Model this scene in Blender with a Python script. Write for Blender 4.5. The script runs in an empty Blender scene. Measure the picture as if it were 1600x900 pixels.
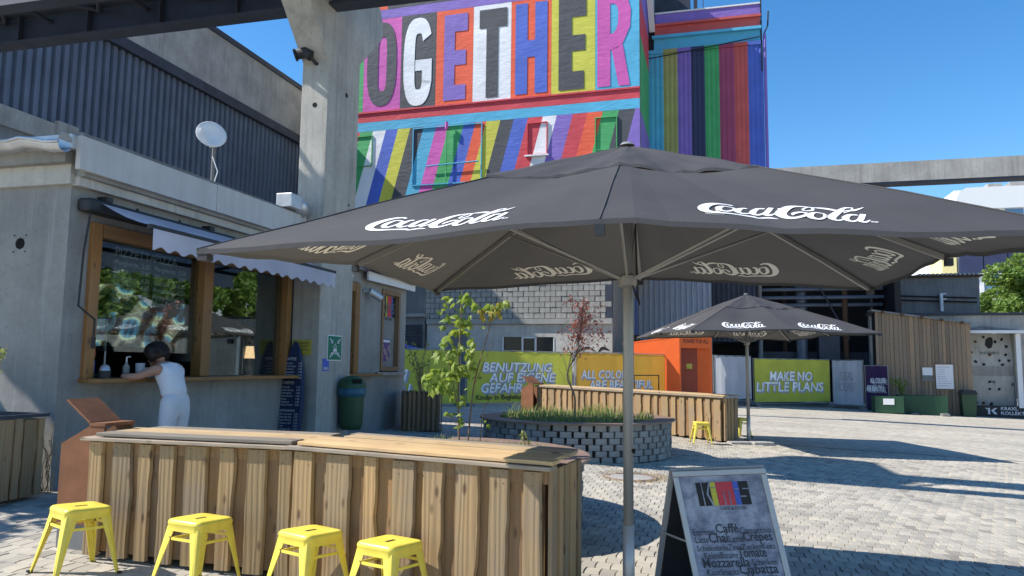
import bpy, math, random
from mathutils import Matrix, Vector, noise as mnoise
R=math.radians; PI=math.pi
sc=bpy.context.scene; col=sc.collection
# ------------------------------------------------------------------ camera, sky, sun, exposure
FPX=1180.; YAW=R(15); PITCH=math.atan(121/1180.); ROLL=0.012; EYE=1.5  # most positions below come from image pixels, unprojected through this camera and rounded
cf=Vector((-math.sin(YAW)*math.cos(PITCH),math.cos(YAW)*math.cos(PITCH),math.sin(PITCH)))
cr0=Vector((math.cos(YAW),math.sin(YAW),0)); cu0=cr0.cross(cf)
cr=cr0*math.cos(ROLL)+cu0*math.sin(ROLL); cu=cu0*math.cos(ROLL)-cr0*math.sin(ROLL)
cam=bpy.data.cameras.new('camera'); camo=bpy.data.objects.new('camera',cam); col.objects.link(camo)
cam.sensor_width=36; cam.lens=36*FPX/1600; cam.clip_start=.05; cam.clip_end=2000
M=Matrix(((cr.x,cu.x,-cf.x,0),(cr.y,cu.y,-cf.y,0),(cr.z,cu.z,-cf.z,EYE),(0,0,0,1)))
camo.matrix_world=M; sc.camera=camo
SUN_AZ=R(17); SUN_EL=R(43.5)
sdir=Vector((-math.cos(SUN_AZ)*math.cos(SUN_EL),-math.sin(SUN_AZ)*math.cos(SUN_EL),math.sin(SUN_EL)))
w=bpy.data.worlds.new('World'); sc.world=w; w.use_nodes=True
nt=w.node_tree; bg=nt.nodes['Background']; sky=nt.nodes.new('ShaderNodeTexSky'); sky.sky_type='NISHITA'
sky.sun_disc=False; sky.sun_elevation=SUN_EL; sky.sun_rotation=math.atan2(sdir.x,sdir.y)
sky.air_density=1.0; sky.dust_density=.25; sky.ozone_density=2.2; sky.altitude=300
hs=nt.nodes.new('ShaderNodeHueSaturation'); hs.inputs['Saturation'].default_value=1.33; nt.links.new(sky.outputs[0],hs.inputs['Color']); nt.links.new(hs.outputs[0],bg.inputs[0]); bg.inputs[1].default_value=.14
sl=bpy.data.lights.new('sun','SUN'); sl.energy=5.0; sl.angle=R(.53); sl.color=(1,.95,.87)
so=bpy.data.objects.new('sun',sl); col.objects.link(so); so.rotation_euler=sdir.to_track_quat('Z','Y').to_euler(); so.location=(-30,-8,40)
vs=sc.view_settings; vs.view_transform='Standard'; vs.look='None'; vs.gamma=1; vs.use_curve_mapping=False; vs.exposure=.62
sc.render.engine='CYCLES'
try: sc.cycles.max_bounces=6; sc.cycles.diffuse_bounces=3; sc.cycles.glossy_bounces=3; sc.cycles.transparent_max_bounces=8
except Exception: pass
rnd=random.Random(7)
GS=.035
def gz(x): return -GS*min(max(x,-7),14)
# ------------------------------------------------------------------ materials
def hexc(h):
    f=lambda c:(c/12.92 if c<=.04045 else ((c+.055)/1.055)**2.4)
    return tuple(f(int(h[i:i+2],16)/255) for i in(0,2,4))
class NT:
    def __init__(s,name):
        s.m=bpy.data.materials.new(name); s.m.use_nodes=True; s.t=s.m.node_tree; s.b=s.t.nodes['Principled BSDF']; s.o=s.t.nodes['Material Output']
        s.co=None
    def n(s,ty,**k):
        x=s.t.nodes.new('ShaderNode'+ty)
        for a,b in k.items(): setattr(x,a,b)
        return x
    def l(s,a,b): s.t.links.new(a,b)
    def coord(s,scale=(1,1,1),kind='Object',rot=(0,0,0)):
        tc=s.n('TexCoord'); mp=s.n('Mapping'); mp.inputs['Scale'].default_value=scale; mp.inputs['Rotation'].default_value=rot; s.l(tc.outputs[kind],mp.inputs[0]); return mp.outputs[0]
    def noise(s,vec,scale,detail=4,rough=.55):
        x=s.n('TexNoise'); x.inputs['Scale'].default_value=scale; x.inputs['Detail'].default_value=detail; x.inputs['Roughness'].default_value=rough; s.l(vec,x.inputs['Vector']); return x.outputs['Fac']
    def ramp(s,fac,stops):
        x=s.n('ValToRGB'); e=x.color_ramp.elements
        while len(e)<len(stops): e.new(.5)
        for i,(p,c) in enumerate(stops): e[i].position=p; e[i].color=(*c,1) if len(c)==3 else c
        s.l(fac,x.inputs[0]); return x.outputs[0]
    def mix(s,fac,a,b,bt='MIX'):
        x=s.n('Mix',data_type='RGBA',blend_type=bt)
        for i,v in((0,fac),(6,a),(7,b)):
            if hasattr(v,'node'): s.l(v,x.inputs[i])
            elif i==0: x.inputs[0].default_value=v
            else: x.inputs[i].default_value=(*v,1)
        return x.outputs[2]
    def math(s,op,a,b=0):
        x=s.n('Math',operation=op)
        for i,v in((0,a),(1,b)):
            if hasattr(v,'node'): s.l(v,x.inputs[i])
            else: x.inputs[i].default_value=v
        return x.outputs[0]
    def bump(s,h,strength=.3,dist=.01):
        x=s.n('Bump'); x.inputs['Strength'].default_value=strength; x.inputs['Distance'].default_value=dist; s.l(h,x.inputs['Height']); s.l(x.outputs[0],s.b.inputs['Normal'])
    def rand(s):
        g=s.n('NewGeometry'); o=s.n('ObjectInfo'); a=s.math('ADD',g.outputs['Random Per Island'],o.outputs['Random']); return s.math('FRACT',a)
    def col(s,c):
        if hasattr(c,'node'): s.l(c,s.b.inputs['Base Color'])
        else: s.b.inputs['Base Color'].default_value=(*c,1)
    def fin(s,rough=.7,metal=0,spec=.4):
        s.b.inputs['Roughness'].default_value=rough; s.b.inputs['Metallic'].default_value=metal; s.b.inputs['Specular IOR Level'].default_value=spec; return s.m
def sc3(c,k): return tuple(min(1,x*k) for x in c)
def plain(name,c,rough=.6,metal=0,var=.15,vs_=6.,bump=.15,bs=40.,bd=.004,streak=0,spec=.4,isl=0):
    k=NT(name); v=k.coord(); f=k.noise(v,vs_,5,.6)
    cc=k.ramp(f,[(.25,sc3(c,1-var)),(.75,sc3(c,1+var))])
    if streak:
        v2=k.coord((3,3,.25)); f2=k.noise(v2,2.,5,.65); cc=k.mix(k.ramp(f2,[(.45,(0,0,0)),(.75,(streak,)*3)]),cc,sc3(c,.35))
    if isl: cc=k.mix(k.ramp(k.rand(),[(0,(0,0,0)),(1,(isl,)*3)]),cc,sc3(c,.45))
    k.col(cc)
    if bump: k.bump(k.noise(v,bs,4,.6),bump,bd)
    return k.fin(rough,metal,spec)
def flat(name,c,rough=.6,metal=0,spec=.35): k=NT(name); k.col(c); return k.fin(rough,metal,spec)
def fabric(name,c,tr,tc,dust=True):
    k=NT(name); v=k.coord(); f=k.noise(v,1.3,5,.6); sp=k.noise(k.coord((1,1.6,1),rot=(0,0,.5)),6,7,.85)
    cc=k.ramp(f,[(.3,sc3(c,.85)),(.7,sc3(c,1.15))]); cc=k.mix(k.ramp(sp,[(.6,(0,0,0)),(.74,(.4,)*3)]),cc,sc3(c,2.6)) if dust else cc; k.col(cc); k.bump(k.noise(v,4,4,.6),.25,.02); k.b.inputs['Roughness'].default_value=.75
    t=k.n('BsdfTranslucent'); t.inputs[0].default_value=(*tc,1); mx=k.n('MixShader'); mx.inputs[0].default_value=tr; k.l(k.b.outputs[0],mx.inputs[1]); k.l(t.outputs[0],mx.inputs[2]); k.l(mx.outputs[0],k.o.inputs[0]); return k.m
def woodm(name,c1,c2,c3,rough=.75,gs=1.,axis='Z',grey=.35):
    k=NT(name); sx=(14,14,.9) if axis=='Z' else ((.9,14,14) if axis=='X' else (14,.9,14))
    tc=k.n('TexCoord'); ob=k.n('ObjectInfo'); ad=k.n('VectorMath',operation='ADD'); k.l(tc.outputs['Object'],ad.inputs[0])
    mu=k.n('VectorMath',operation='SCALE'); cmb=k.n('CombineXYZ'); r_=k.rand()
    for i in range(3): k.l(r_,cmb.inputs[i])
    k.l(cmb.outputs[0],mu.inputs[0]); mu.inputs['Scale'].default_value=37.; k.l(mu.outputs[0],ad.inputs[1])
    mp=k.n('Mapping'); mp.inputs['Scale'].default_value=tuple(s*gs for s in sx); k.l(ad.outputs[0],mp.inputs[0])
    g=k.noise(mp.outputs[0],2.2,6,.7); 
    wv=k.n('TexWave',wave_type='BANDS',bands_direction='X'); wv.inputs['Scale'].default_value=.55; wv.inputs['Distortion'].default_value=9; wv.inputs['Detail'].default_value=3; wv.inputs['Detail Scale'].default_value=1.1; k.l(mp.outputs[0],wv.inputs[0])
    base=k.mix(g,c1,c2); base=k.mix(k.math('MULTIPLY',wv.outputs['Fac'],.32),base,c3)
    tint=k.ramp(k.rand(),[(0,(.68,.66,.62)),(.35,(1.05,.98,.9)),(.7,(.86,.84,.82)),(1,(1.25,1.12,.98))]); base=k.mix(1.,base,tint,'MULTIPLY')
    gn=k.noise(ad.outputs[0],2.3,5,.6); base=k.mix(k.ramp(gn,[(.45,(0,0,0)),(.72,(grey,)*3)]),base,(.2,.18,.16))
    # knots
    mp2=k.n('Mapping'); mp2.inputs['Scale'].default_value=(9,9,3.6) if axis=='Z' else (3.6,9,9); k.l(ad.outputs[0],mp2.inputs[0])
    vo=k.n('TexVoronoi'); vo.inputs['Scale'].default_value=1.; k.l(mp2.outputs[0],vo.inputs[0]); base=k.mix(k.ramp(vo.outputs['Distance'],[(.07,(.85,.85,.85)),(.17,(0,0,0))]),base,(.09,.05,.028))
    k.col(base); h=k.mix(.5,g,wv.outputs['Fac']); k.bump(h,.55,.006); return k.fin(rough)
mats={}
mats['paver']=None
def paver_mat(name,tiled):
    k=NT(name); tc=k.n('TexCoord'); ge=k.n('NewGeometry'); pos=ge.outputs['Position']
    big=k.noise(pos,.55,5,.6); mid=k.noise(pos,9,5,.65); fine=k.noise(pos,160,3,.6)
    c=k.ramp(big,[(.3,(.4,.37,.31)),(.7,(.51,.475,.405))])
    c=k.mix(k.ramp(mid,[(.4,(0,0,0)),(.8,(.45,)*3)]),c,(.31,.29,.255))
    mpb=k.n('Mapping'); mpb.inputs['Scale'].default_value=(.22,1.5,1); k.l(pos,mpb.inputs[0]); bd_=k.noise(mpb.outputs[0],1.3,4,.6); c=k.mix(k.ramp(bd_,[(.42,(.0,)*3),(.62,(.5,)*3)]),c,(.3,.285,.26)); spk=k.noise(pos,3.1,6,.75); c=k.mix(k.ramp(spk,[(.62,(0,0,0)),(.7,(.35,)*3)]),c,(.24,.22,.19))
    if tiled:
        mp=k.n('Mapping'); k.l(pos,mp.inputs[0]); br=k.n('TexBrick',offset=.5)
        br.inputs['Scale'].default_value=1; br.inputs['Brick Width'].default_value=.112; br.inputs['Row Height'].default_value=.172; br.inputs['Mortar Size'].default_value=.006; br.inputs['Color1'].default_value=(.8,.79,.77,1); br.inputs['Color2'].default_value=(1.12,1.1,1.06,1); br.inputs['Mortar'].default_value=(1.05,1.0,.92,1)
        k.l(mp.outputs[0],br.inputs[0]); c=k.mix(1.,c,br.outputs[0],'MULTIPLY')
    else:
        c=k.mix(1.,c,k.ramp(k.rand(),[(0,(.62,.61,.6)),(.12,(.84,.83,.82)),(.6,(1.0,.985,.96)),(1,(1.14,1.11,1.06))]),'MULTIPLY')
    k.col(c); k.bump(k.mix(.4,fine,mid),.35,.004); return k.fin(.85)
mats['paver']=paver_mat('concrete_paver',False); mats['pavefar']=paver_mat('paver_field',True)
mats['sand']=plain('joint_sand',(.56,.53,.44),.95,0,.2,12,.3,90)
def concrete(name,c,board=True,streak=.5):
    k=NT(name); v=k.coord(); a=k.noise(v,1.1,6,.62); b=k.noise(v,14,5,.7)
    cc=k.ramp(a,[(.28,sc3(c,.72)),(.72,sc3(c,1.22))]); cc=k.mix(k.ramp(b,[(.45,(0,0,0)),(.85,(.5,)*3)]),cc,sc3(c,.6))
    st=k.noise(k.coord((5,5,.22)),1.6,6,.7); cc=k.mix(k.ramp(st,[(.5,(0,0,0)),(.72,(streak,)*3)]),cc,sc3(c,.38))
    st2=k.noise(k.coord((7,7,.3),rot=(0,0,.4)),1.9,5,.7); cc=k.mix(k.ramp(st2,[(.56,(0,0,0)),(.75,(.5,)*3)]),cc,sc3(c,1.5))
    vo=k.n('TexVoronoi'); vo.inputs['Scale'].default_value=11; k.l(v,vo.inputs[0]); cc=k.mix(k.ramp(vo.outputs['Distance'],[(.05,(.6,)*3),(.12,(0,0,0))]),cc,sc3(c,.35)); k.col(cc); k.bump(k.mix(.5,b,a),.5,.012); return k.fin(.88)
mats['conc']=concrete('weathered_concrete',(.42,.4,.36)); mats['concl']=concrete('pale_concrete',(.36,.345,.32)); mats['concd']=concrete('grey_concrete',(.2,.2,.2))
mats['plaster']=concrete('grey_plaster',(.28,.275,.26),streak=.25); mats['plasterw']=concrete('light_plaster',(.5,.48,.44),streak=.35)
mats['fascia']=plain('fascia_paint',(.5,.49,.48),.6,0,.08,2,.1,20,streak=.25)
mats['corr']=plain('corrugated_steel',(.125,.15,.2),.5,.3,.18,1.2,.1,14,streak=.35); mats['corrb']=plain('blue_grey_corrugated',(.3,.33,.39),.5,.2,.12,1.2,.1,14,streak=.3)
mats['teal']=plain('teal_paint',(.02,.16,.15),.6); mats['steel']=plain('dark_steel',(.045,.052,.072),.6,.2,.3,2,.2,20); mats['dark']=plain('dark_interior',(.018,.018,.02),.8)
mats['hole']=flat('black_void',(.006,.006,.006),.9); mats['zinc']=plain('zinc_gutter',(.55,.55,.56),.4,.6,.2,8,.2,20)
mats['wood']=woodm('rough_sawn_wood',(.42,.305,.165),(.29,.2,.105),(.22,.15,.08),gs=1.15,grey=.5); mats['woodin']=woodm('shaded_inner_wood',(.33,.2,.092),(.23,.135,.06),(.18,.105,.048),grey=.25)  # inner boards coloured darker, with the shade of the recesses put into the wood tone
mats['woodtop']=woodm('bar_top_plank',(.62,.47,.27),(.5,.36,.2),(.38,.26,.14),axis='X',grey=.25); mats['woodgrey']=woodm('greyed_plank',(.36,.32,.27),(.27,.24,.2),(.2,.17,.14),axis='X',grey=.5)
mats['shedwood']=woodm('larch_cladding',(.31,.24,.175),(.24,.18,.125),(.2,.14,.095),gs=.5,grey=.4); mats['slat']=woodm('pallet_slat',(.3,.2,.12),(.22,.14,.085),(.17,.11,.07),gs=.8)
mats['frame']=woodm('varnished_frame',(.31,.165,.055),(.23,.115,.036),(.19,.095,.03),rough=.45,grey=.1)
mats['framey']=woodm('varnished_sill',(.31,.165,.055),(.23,.115,.036),(.19,.095,.03),rough=.45,axis='Y',grey=.1)
mats['yellow']=plain('yellow_enamel',(.8,.64,.085),.36,0,.13,7,.06,90,spec=.5); mats['rust']=plain('rusty_bolt',(.1,.05,.03),.8)
mats['corten']=plain('corten_steel',(.2,.083,.038),.75,.1,.3,5,.2,40,streak=.3); mats['alu']=plain('aluminium',(.46,.46,.46),.42,.35,.06,4,.03,50); mats['alud']=plain('grey_pole_paint',(.3,.3,.29),.45,.3,.06,4,.03,50)
mats['rib']=plain('rib_aluminium',(.3,.29,.27),.45,.5,.08)
mats['block']=plain('split_face_block',(.31,.305,.29),.9,0,.3,9,.7,55,.01,isl=.5); mats['rim']=plain('rim_corten',(.23,.155,.115),.6,.1,.25,4,.2,40)
mats['cblock']=plain('hollow_block',(.41,.395,.36),.92,0,.22,2,.6,70,.01,streak=.75,isl=.4); mats['mortar']=plain('mortar',(.26,.25,.23),.95)
mats['soil']=plain('soil',(.1,.08,.055),.95,0,.4,14,.8,50,.02); mats['bark']=plain('young_bark',(.2,.14,.09),.85,0,.3,30); mats['barkd']=plain('bark',(.09,.07,.05),.9,0,.3,12,.6,20,.02)
def leafm(name,c,c2,tr=.45):
    k=NT(name); r_=k.rand(); cc=k.mix(r_,c,c2); k.col(cc); k.b.inputs['Roughness'].default_value=.55
    t=k.n('BsdfTranslucent'); k.l(k.mix(.5,cc,(.4,.5,.06),'MIX') if c[1]>c[0] else cc,t.inputs[0]); mx=k.n('MixShader'); mx.inputs[0].default_value=tr; k.l(k.b.outputs[0],mx.inputs[1]); k.l(t.outputs[0],mx.inputs[2]); k.l(mx.outputs[0],k.o.inputs[0]); return k.m
mats['leaf']=leafm('sapling_leaf',(.15,.25,.035),(.29,.37,.07)); mats['leafr']=leafm('reddish_leaf',(.62,.24,.16),(.5,.15,.1),.35); mats['leafy']=leafm('yellowing_leaf',(.36,.34,.05),(.42,.3,.05))
mats['leafd']=leafm('tree_leaf',(.09,.17,.03),(.17,.26,.05),.3); mats['grass']=leafm('grass_blade',(.14,.22,.04),(.34,.34,.12),.35); mats['olive']=leafm('pale_shrub_leaf',(.2,.24,.08),(.3,.3,.12),.35); mats['dry']=plain('dry_stem',(.38,.28,.16),.9)
mats['skin']=plain('skin',(.42,.23,.155),.5,0,.06,8,.05,60); mats['hair']=plain('dark_hair',(.018,.012,.01),.55,0,.3,60,.5,120); mats['shirt']=plain('white_cotton',(.76,.75,.78),.85,0,.06,9,.8,14,.02); mats['pants']=plain('white_linen',(.7,.69,.72),.85,0,.06,9,.8,11,.025)
mats['canopy']=fabric('charcoal_canopy',(.069,.067,.07),.24,(.085,.076,.06)); mats['awning']=fabric('lavender_awning',(.62,.62,.74),.35,(.7,.7,.8))
mats['logow']=flat('white_print',(.82,.82,.82),.6); mats['logob']=flat('print_through',(.86,.83,.74),.8)
def glassm(name,tint=(.75,.8,.78),refl=.16,dark=.9):
    k=NT(name); g=k.n('BsdfGlossy'); g.inputs['Roughness'].default_value=.01; tr=k.n('BsdfTransparent'); tr.inputs[0].default_value=(*[c*dark for c in tint],1)
    lw=k.n('Fresnel'); lw.inputs[0].default_value=1.5; f=k.math('ADD',k.math('MULTIPLY',lw.outputs[0],.55),refl-.04); mx=k.n('MixShader'); k.l(f,mx.inputs[0]); k.l(tr.outputs[0],mx.inputs[1]); k.l(g.outputs[0],mx.inputs[2]); k.l(mx.outputs[0],k.o.inputs[0]); return k.m
mats['glass']=glassm('window_glass',refl=.045,dark=1.2); mats['glassd']=plain('dark_glass',(.015,.02,.026),.15,0,.1,2,0,spec=.25)
mats['glassb']=plain('blue_glass',(.1,.2,.33),.1,0,.2,.1,0,spec=.7); mats['foil']=plain('mirror_foil',(.5,.47,.4),.06,1,.1,2,0)
mats['cable']=flat('black_cable',(.012,.012,.012),.6); mats['plasticd']=flat('dark_plastic',(.025,.027,.03),.5); mats['whitep']=plain('white_paint',(.72,.72,.73),.55,0,.05)
mats['bing']=plain('green_bin_plastic',(.03,.075,.035),.5,0,.1); mats['bag']=plain('blue_bag',(.02,.1,.16),.35,0,.3,20,.5,20,.02)
mats['cream']=flat('cream_render',(.8,.68,.32),.7); mats['signg']=flat('sign_green',(.0,.17,.1),.45); mats['signy']=plain('sign_yellow',(.42,.36,.05),.6); mats['board']=plain('blue_board_paint',(.012,.024,.075),.55,0,.1); mats['chalk']=flat('chalk_white',(.6,.62,.66),.8)
mats['orange']=plain('orange_paint',(.8,.13,.02),.55,0,.06,3,.1,20); mats['orangein']=plain('red_brown_panel',(.27,.045,.02),.6,0,.1)
mats['lime']=fabric('lime_banner',(.58,.58,.075),.2,(.58,.58,.075),False); mats['ochre']=fabric('ochre_banner',(.66,.38,.05),.2,(.66,.38,.05),False); mats['whiteb']=fabric('white_banner',(.66,.68,.74),.42,(.66,.68,.74),False); mats['purpleb']=fabric('purple_banner',(.06,.026,.11),.42,(.06,.026,.11),False)
mats['lett']=flat('white_letters',(.72,.71,.74),.6); mats['lettg']=plain('grey_letter_shadow',(.37,.37,.43),.6,0,.06); mats['lettk']=flat('black_letters',(.02,.02,.022),.6)
mats['lettf']=flat('banner_letters',(.9,.89,.88),.6); mats['ink']=flat('dark_ink',(.045,.05,.065),.5); mats['greenw']=plain('green_wood_paint',(.02,.07,.035),.6); mats['kbanner']=plain('black_banner',(.02,.022,.03),.6)
mats['poster']=None
def posterm(name,stops,scale,det=8):
    k=NT(name); f=k.noise(k.coord((1,1,1)),scale,det,.7); k.col(k.ramp(f,stops)); return k.fin(.4)
mats['poster']=posterm('purple_poster',[(.38,(.02,.012,.07)),(.5,(.14,.08,.3)),(.56,(.5,.35,.25)),(.66,(.05,.03,.12))],7)
mats['bwposter']=posterm('black_white_collage',[(.45,(.03,.03,.03)),(.5,(.7,.7,.7)),(.55,(.7,.7,.68)),(.6,(.04,.04,.06))],26)
mats['aposter']=posterm('grey_photo_poster',[(.36,(.14,.15,.21)),(.5,(.25,.265,.34)),(.62,(.37,.39,.47))],9,5)
mats['fringe']=posterm('collage_print',[(.3,(.5,.5,.55)),(.7,(.2,.25,.3))],5)
for n_,h in dict(p_pink='c94fa8',p_black='3a3d45',p_white='e6e6ea',p_orange='e8552b',p_purple='7d62b8',p_blue='3f5fc0',p_yellow='c8c43c',p_cyan='45a9cf',p_red='c93342',p_green='35a05a',p_navy='10204f',p_olive='9a9c55',p_mag='96305c',p_brick='c04b48',p_teal='3f9c8c').items():
    k=NT(n_); v=k.coord(); c=tuple(.94*q+.03 for q in hexc(h)); a=k.noise(v,.8,5,.6); b=k.noise(k.coord((1.2,1.2,3.2)),1.5,6,.7); k.col(k.ramp(a,[(.25,sc3(c,.82)),(.75,sc3(c,1.1))])); k.bump(b,.5,.06); mats[n_]=k.fin(.7)
# ------------------------------------------------------------------ mesh helpers
def rootmat(o):
    m=Matrix.Identity(4)
    while o is not None: m=o.matrix_basis@m; o=o.parent
    return m
class MB:
    def __init__(s): s.v=[]; s.f=[]
    def add(s,vs,fs): b=len(s.v); s.v+= [tuple(p) for p in vs]; s.f+=[tuple(i+b for i in f) for f in fs]; return s
    def box(s,x0,x1,y0,y1,z0,z1):
        return s.add([(x0,y0,z0),(x1,y0,z0),(x1,y1,z0),(x0,y1,z0),(x0,y0,z1),(x1,y0,z1),(x1,y1,z1),(x0,y1,z1)],[(0,3,2,1),(4,5,6,7),(0,1,5,4),(1,2,6,5),(2,3,7,6),(3,0,4,7)])
    def obox(s,c,ax,ay,az):  # half-axis vectors
        c=Vector(c);ax=Vector(ax);ay=Vector(ay);az=Vector(az); P=[]
        for k in(-1,1):
            for i,j in((-1,-1),(1,-1),(1,1),(-1,1)): P.append(c+ax*i+ay*j+az*k)
        return s.add(P,[(0,3,2,1),(4,5,6,7),(0,1,5,4),(1,2,6,5),(2,3,7,6),(3,0,4,7)])
    def prism(s,pts,vec):
        n=len(pts); vec=Vector(vec); A=[Vector(p) for p in pts]; B=[p+vec for p in A]
        return s.add(A+B,[tuple(range(n))[::-1],tuple(range(n,2*n))]+[(i,(i+1)%n,n+(i+1)%n,n+i) for i in range(n)])
    def poly(s,pts): return s.add(pts,[tuple(range(len(pts)))])
    def tube(s,path,r,n=8,cap=True):
        P=[Vector(p) for p in path]; m=len(P); rr=r if isinstance(r,(list,tuple)) else [r]*m; vs=[];fs=[]; up=None
        for i,p in enumerate(P):
            t=(P[min(i+1,m-1)]-P[max(i-1,0)]).normalized()
            if up is None: up=t.orthogonal().normalized()
            a=(up-t*up.dot(t)); a=a.normalized() if a.length>1e-6 else t.orthogonal().normalized(); up=a; b=t.cross(a)
            for k in range(n): q=2*PI*k/n; vs.append(p+(a*math.cos(q)+b*math.sin(q))*rr[i])
        for i in range(m-1):
            for k in range(n): fs.append((i*n+k,i*n+(k+1)%n,(i+1)*n+(k+1)%n,(i+1)*n+k))
        if cap: fs+= [tuple(range(n))[::-1],tuple(range((m-1)*n,m*n))]
        return s.add(vs,fs)
    def lathe(s,prof,c=(0,0,0),n=24,a0=0,a1=2*PI):
        full=abs(a1-a0-2*PI)<1e-6; m=n if full else n+1; vs=[];fs=[]
        for (r,z) in prof:
            for k in range(m): q=a0+(a1-a0)*k/n; vs.append((c[0]+r*math.cos(q),c[1]+r*math.sin(q),c[2]+z))
        for i in range(len(prof)-1):
            for k in range(n): fs.append((i*m+k,i*m+(k+1)%m,(i+1)*m+(k+1)%m,(i+1)*m+k))
        return s.add(vs,fs)
    def mesh(s,name,mat,inv=None,smooth=False):
        me=bpy.data.meshes.new(name); me.from_pydata([tuple(inv@Vector(p)) for p in s.v] if inv else s.v,[],s.f)
        me.materials.append(mats[mat] if isinstance(mat,str) else mat)
        if smooth: me.polygons.foreach_set('use_smooth',[True]*len(me.polygons))
        me.update(); return me
    def build(s,name,mat,parent=None,smooth=False,bevel=0,label=None,stuff=False,local=False):
        inv=None if(parent is None or local) else rootmat(parent).inverted()
        o=bpy.data.objects.new(name,s.mesh(name,mat,inv,smooth)); col.objects.link(o); o.parent=parent
        if bevel: b=o.modifiers.new('bevel','BEVEL'); b.width=bevel; b.segments=2; b.limit_method='ANGLE'
        if label: o['label']=label
        if stuff: o['kind']='stuff'
        return o
def thing(name,label,cat,loc=(0,0,0),rz=0,group=None):
    o=bpy.data.objects.new(name,None); o.empty_display_size=.1; col.objects.link(o); o.location=loc; o.rotation_euler=(0,0,rz); o['label']=label; o['category']=cat
    if group: o['group']=group
    return o
def tag(o,label,cat,group=None):
    o['label']=label;o['category']=cat
    if group: o['group']=group
    return o
def struct(o): o['kind']='structure'; return o
def inst(name,me,parent,loc,rot=(0,0,0),scale=(1,1,1)):
    o=bpy.data.objects.new(name,me); col.objects.link(o); o.parent=parent; o.location=loc; o.rotation_euler=rot; o.scale=scale; return o
def copytree(o,parent=None):
    c=o.copy(); col.objects.link(c); c.parent=parent
    for ch in list(o.children): copytree(ch,c)
    return c
GL={}
def glyphs(chars):
    objs=[]
    for ch in chars:
        for off in(0,1):
            for st in(ch,ch+'|'):
                cu_=bpy.data.curves.new('t','FONT'); cu_.body=st; cu_.size=1; cu_.resolution_u=2; cu_.offset=.013*off; o=bpy.data.objects.new('t',cu_); col.objects.link(o); objs.append((ch,off,st!=ch,o,cu_))
    cb=bpy.data.curves.new('t','FONT'); cb.body='|'; cb.size=1; ob=bpy.data.objects.new('t',cb); col.objects.link(ob)
    dg=bpy.context.evaluated_depsgraph_get(); dg.update()
    def get(o): 
        me=bpy.data.meshes.new_from_object(o.evaluated_get(dg)); v=[(q.co.x,q.co.y) for q in me.vertices]; f=[tuple(p.vertices) for p in me.polygons]; bpy.data.meshes.remove(me); return v,f
    bw=max(v[0] for v in get(ob)[0])
    for (ch,off,two,o,c) in objs:
        v,f=get(o)
        if two: GL[(ch,off,'w')]=max(q[0] for q in v)-bw
        else: GL[(ch,off)]=(v,f)
    for (ch,off,two,o,c) in objs+[(0,0,0,ob,cb)]: bpy.data.objects.remove(o); bpy.data.curves.remove(c)
glyphs(sorted(set('ABCDEFGHIJKLMNOPRSTUVWXYZabcdefghijklmnoprstuvwxyzéêäÜ0123456789.,&')))
def textgeo(s,size=1.,shear=0,sx=1.,align='LEFT',off=0.):
    vs=[];fs=[];x=0.; ok=1 if off>0 else 0
    for ch in s:
        if ch==' ': x+=.3; continue
        v,f=GL[(ch,ok)]; b=len(vs); vs+=[((q[0]+x+shear*q[1])*size*sx,q[1]*size) for q in v]; fs+=[tuple(k+b for k in p) for p in f]; x+=GL[(ch,0,'w')]
    return vs,fs
def text_on(mb,s,org,xd,yd,size,shear=0,sx=1.,align='LEFT',lift=0.,fit=None,off=0.):
    vs,fs=textgeo(s,size,shear,sx,align,off)
    if not vs: return mb
    xd=Vector(xd).normalized(); yd=Vector(yd).normalized(); n=xd.cross(yd).normalized(); k=1.
    if fit:
        wd=max(v[0] for v in vs)-min(v[0] for v in vs); k=fit/max(wd,1e-6)
    return mb.add([Vector(org)+xd*(x*k)+yd*y+n*lift for x,y in vs],fs)
def catmull(P,n=6):
    out=[]; m=len(P)
    for i in range(m-1):
        a=P[max(i-1,0)];b=P[i];c=P[i+1];d=P[min(i+2,m-1)]
        for j in range(n):
            t=j/n; out.append(tuple(.5*((2*b[q])+(-a[q]+c[q])*t+(2*a[q]-5*b[q]+4*c[q]-d[q])*t*t+(-a[q]+3*b[q]-3*c[q]+d[q])*t**3) for q in range(len(b))))
    out.append(tuple(P[-1])); return out
# ================================================================== GROUND
def proj(p):
    d=Vector(p)-Vector((0,0,EYE)); z=d.dot(cf)
    return (800+FPX*d.dot(cr)/z,450-FPX*d.dot(cu)/z) if z>.1 else (-1e5,-1e5)
xs=[-220,-60,-30,-7,14,40,100,260]; ys=[-60,-10,2.6,16.5,45,120,500]
mb=MB(); nx=len(xs)
for y in ys:
    for x in xs: mb.v.append((x,y,gz(x)-.022))
for j in range(len(ys)-1):
    for i in range(nx-1): mb.f.append((j*nx+i,j*nx+i+1,(j+1)*nx+i+1,(j+1)*nx+i))
struct(mb.build('ground','sand'))
mb=MB(); PX0,PX1,PY0,PY1=-7.2,9.6,2.6,16.6
for (x0,x1,y0,y1) in((-7,14,PY1,60),(PX1,14,-6,PY1),(14,120,-6,60),(-60,-7,-6,60),(-7,PX1,-6,PY0)):
    mb.add([(x0,y0,gz(x0)),(x1,y0,gz(x1)),(x1,y1,gz(x1)),(x0,y1,gz(x0))],[(0,1,2,3)])
pav=struct(mb.build('paved_yard','pavefar'))
PW,PD=.112,.172
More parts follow.
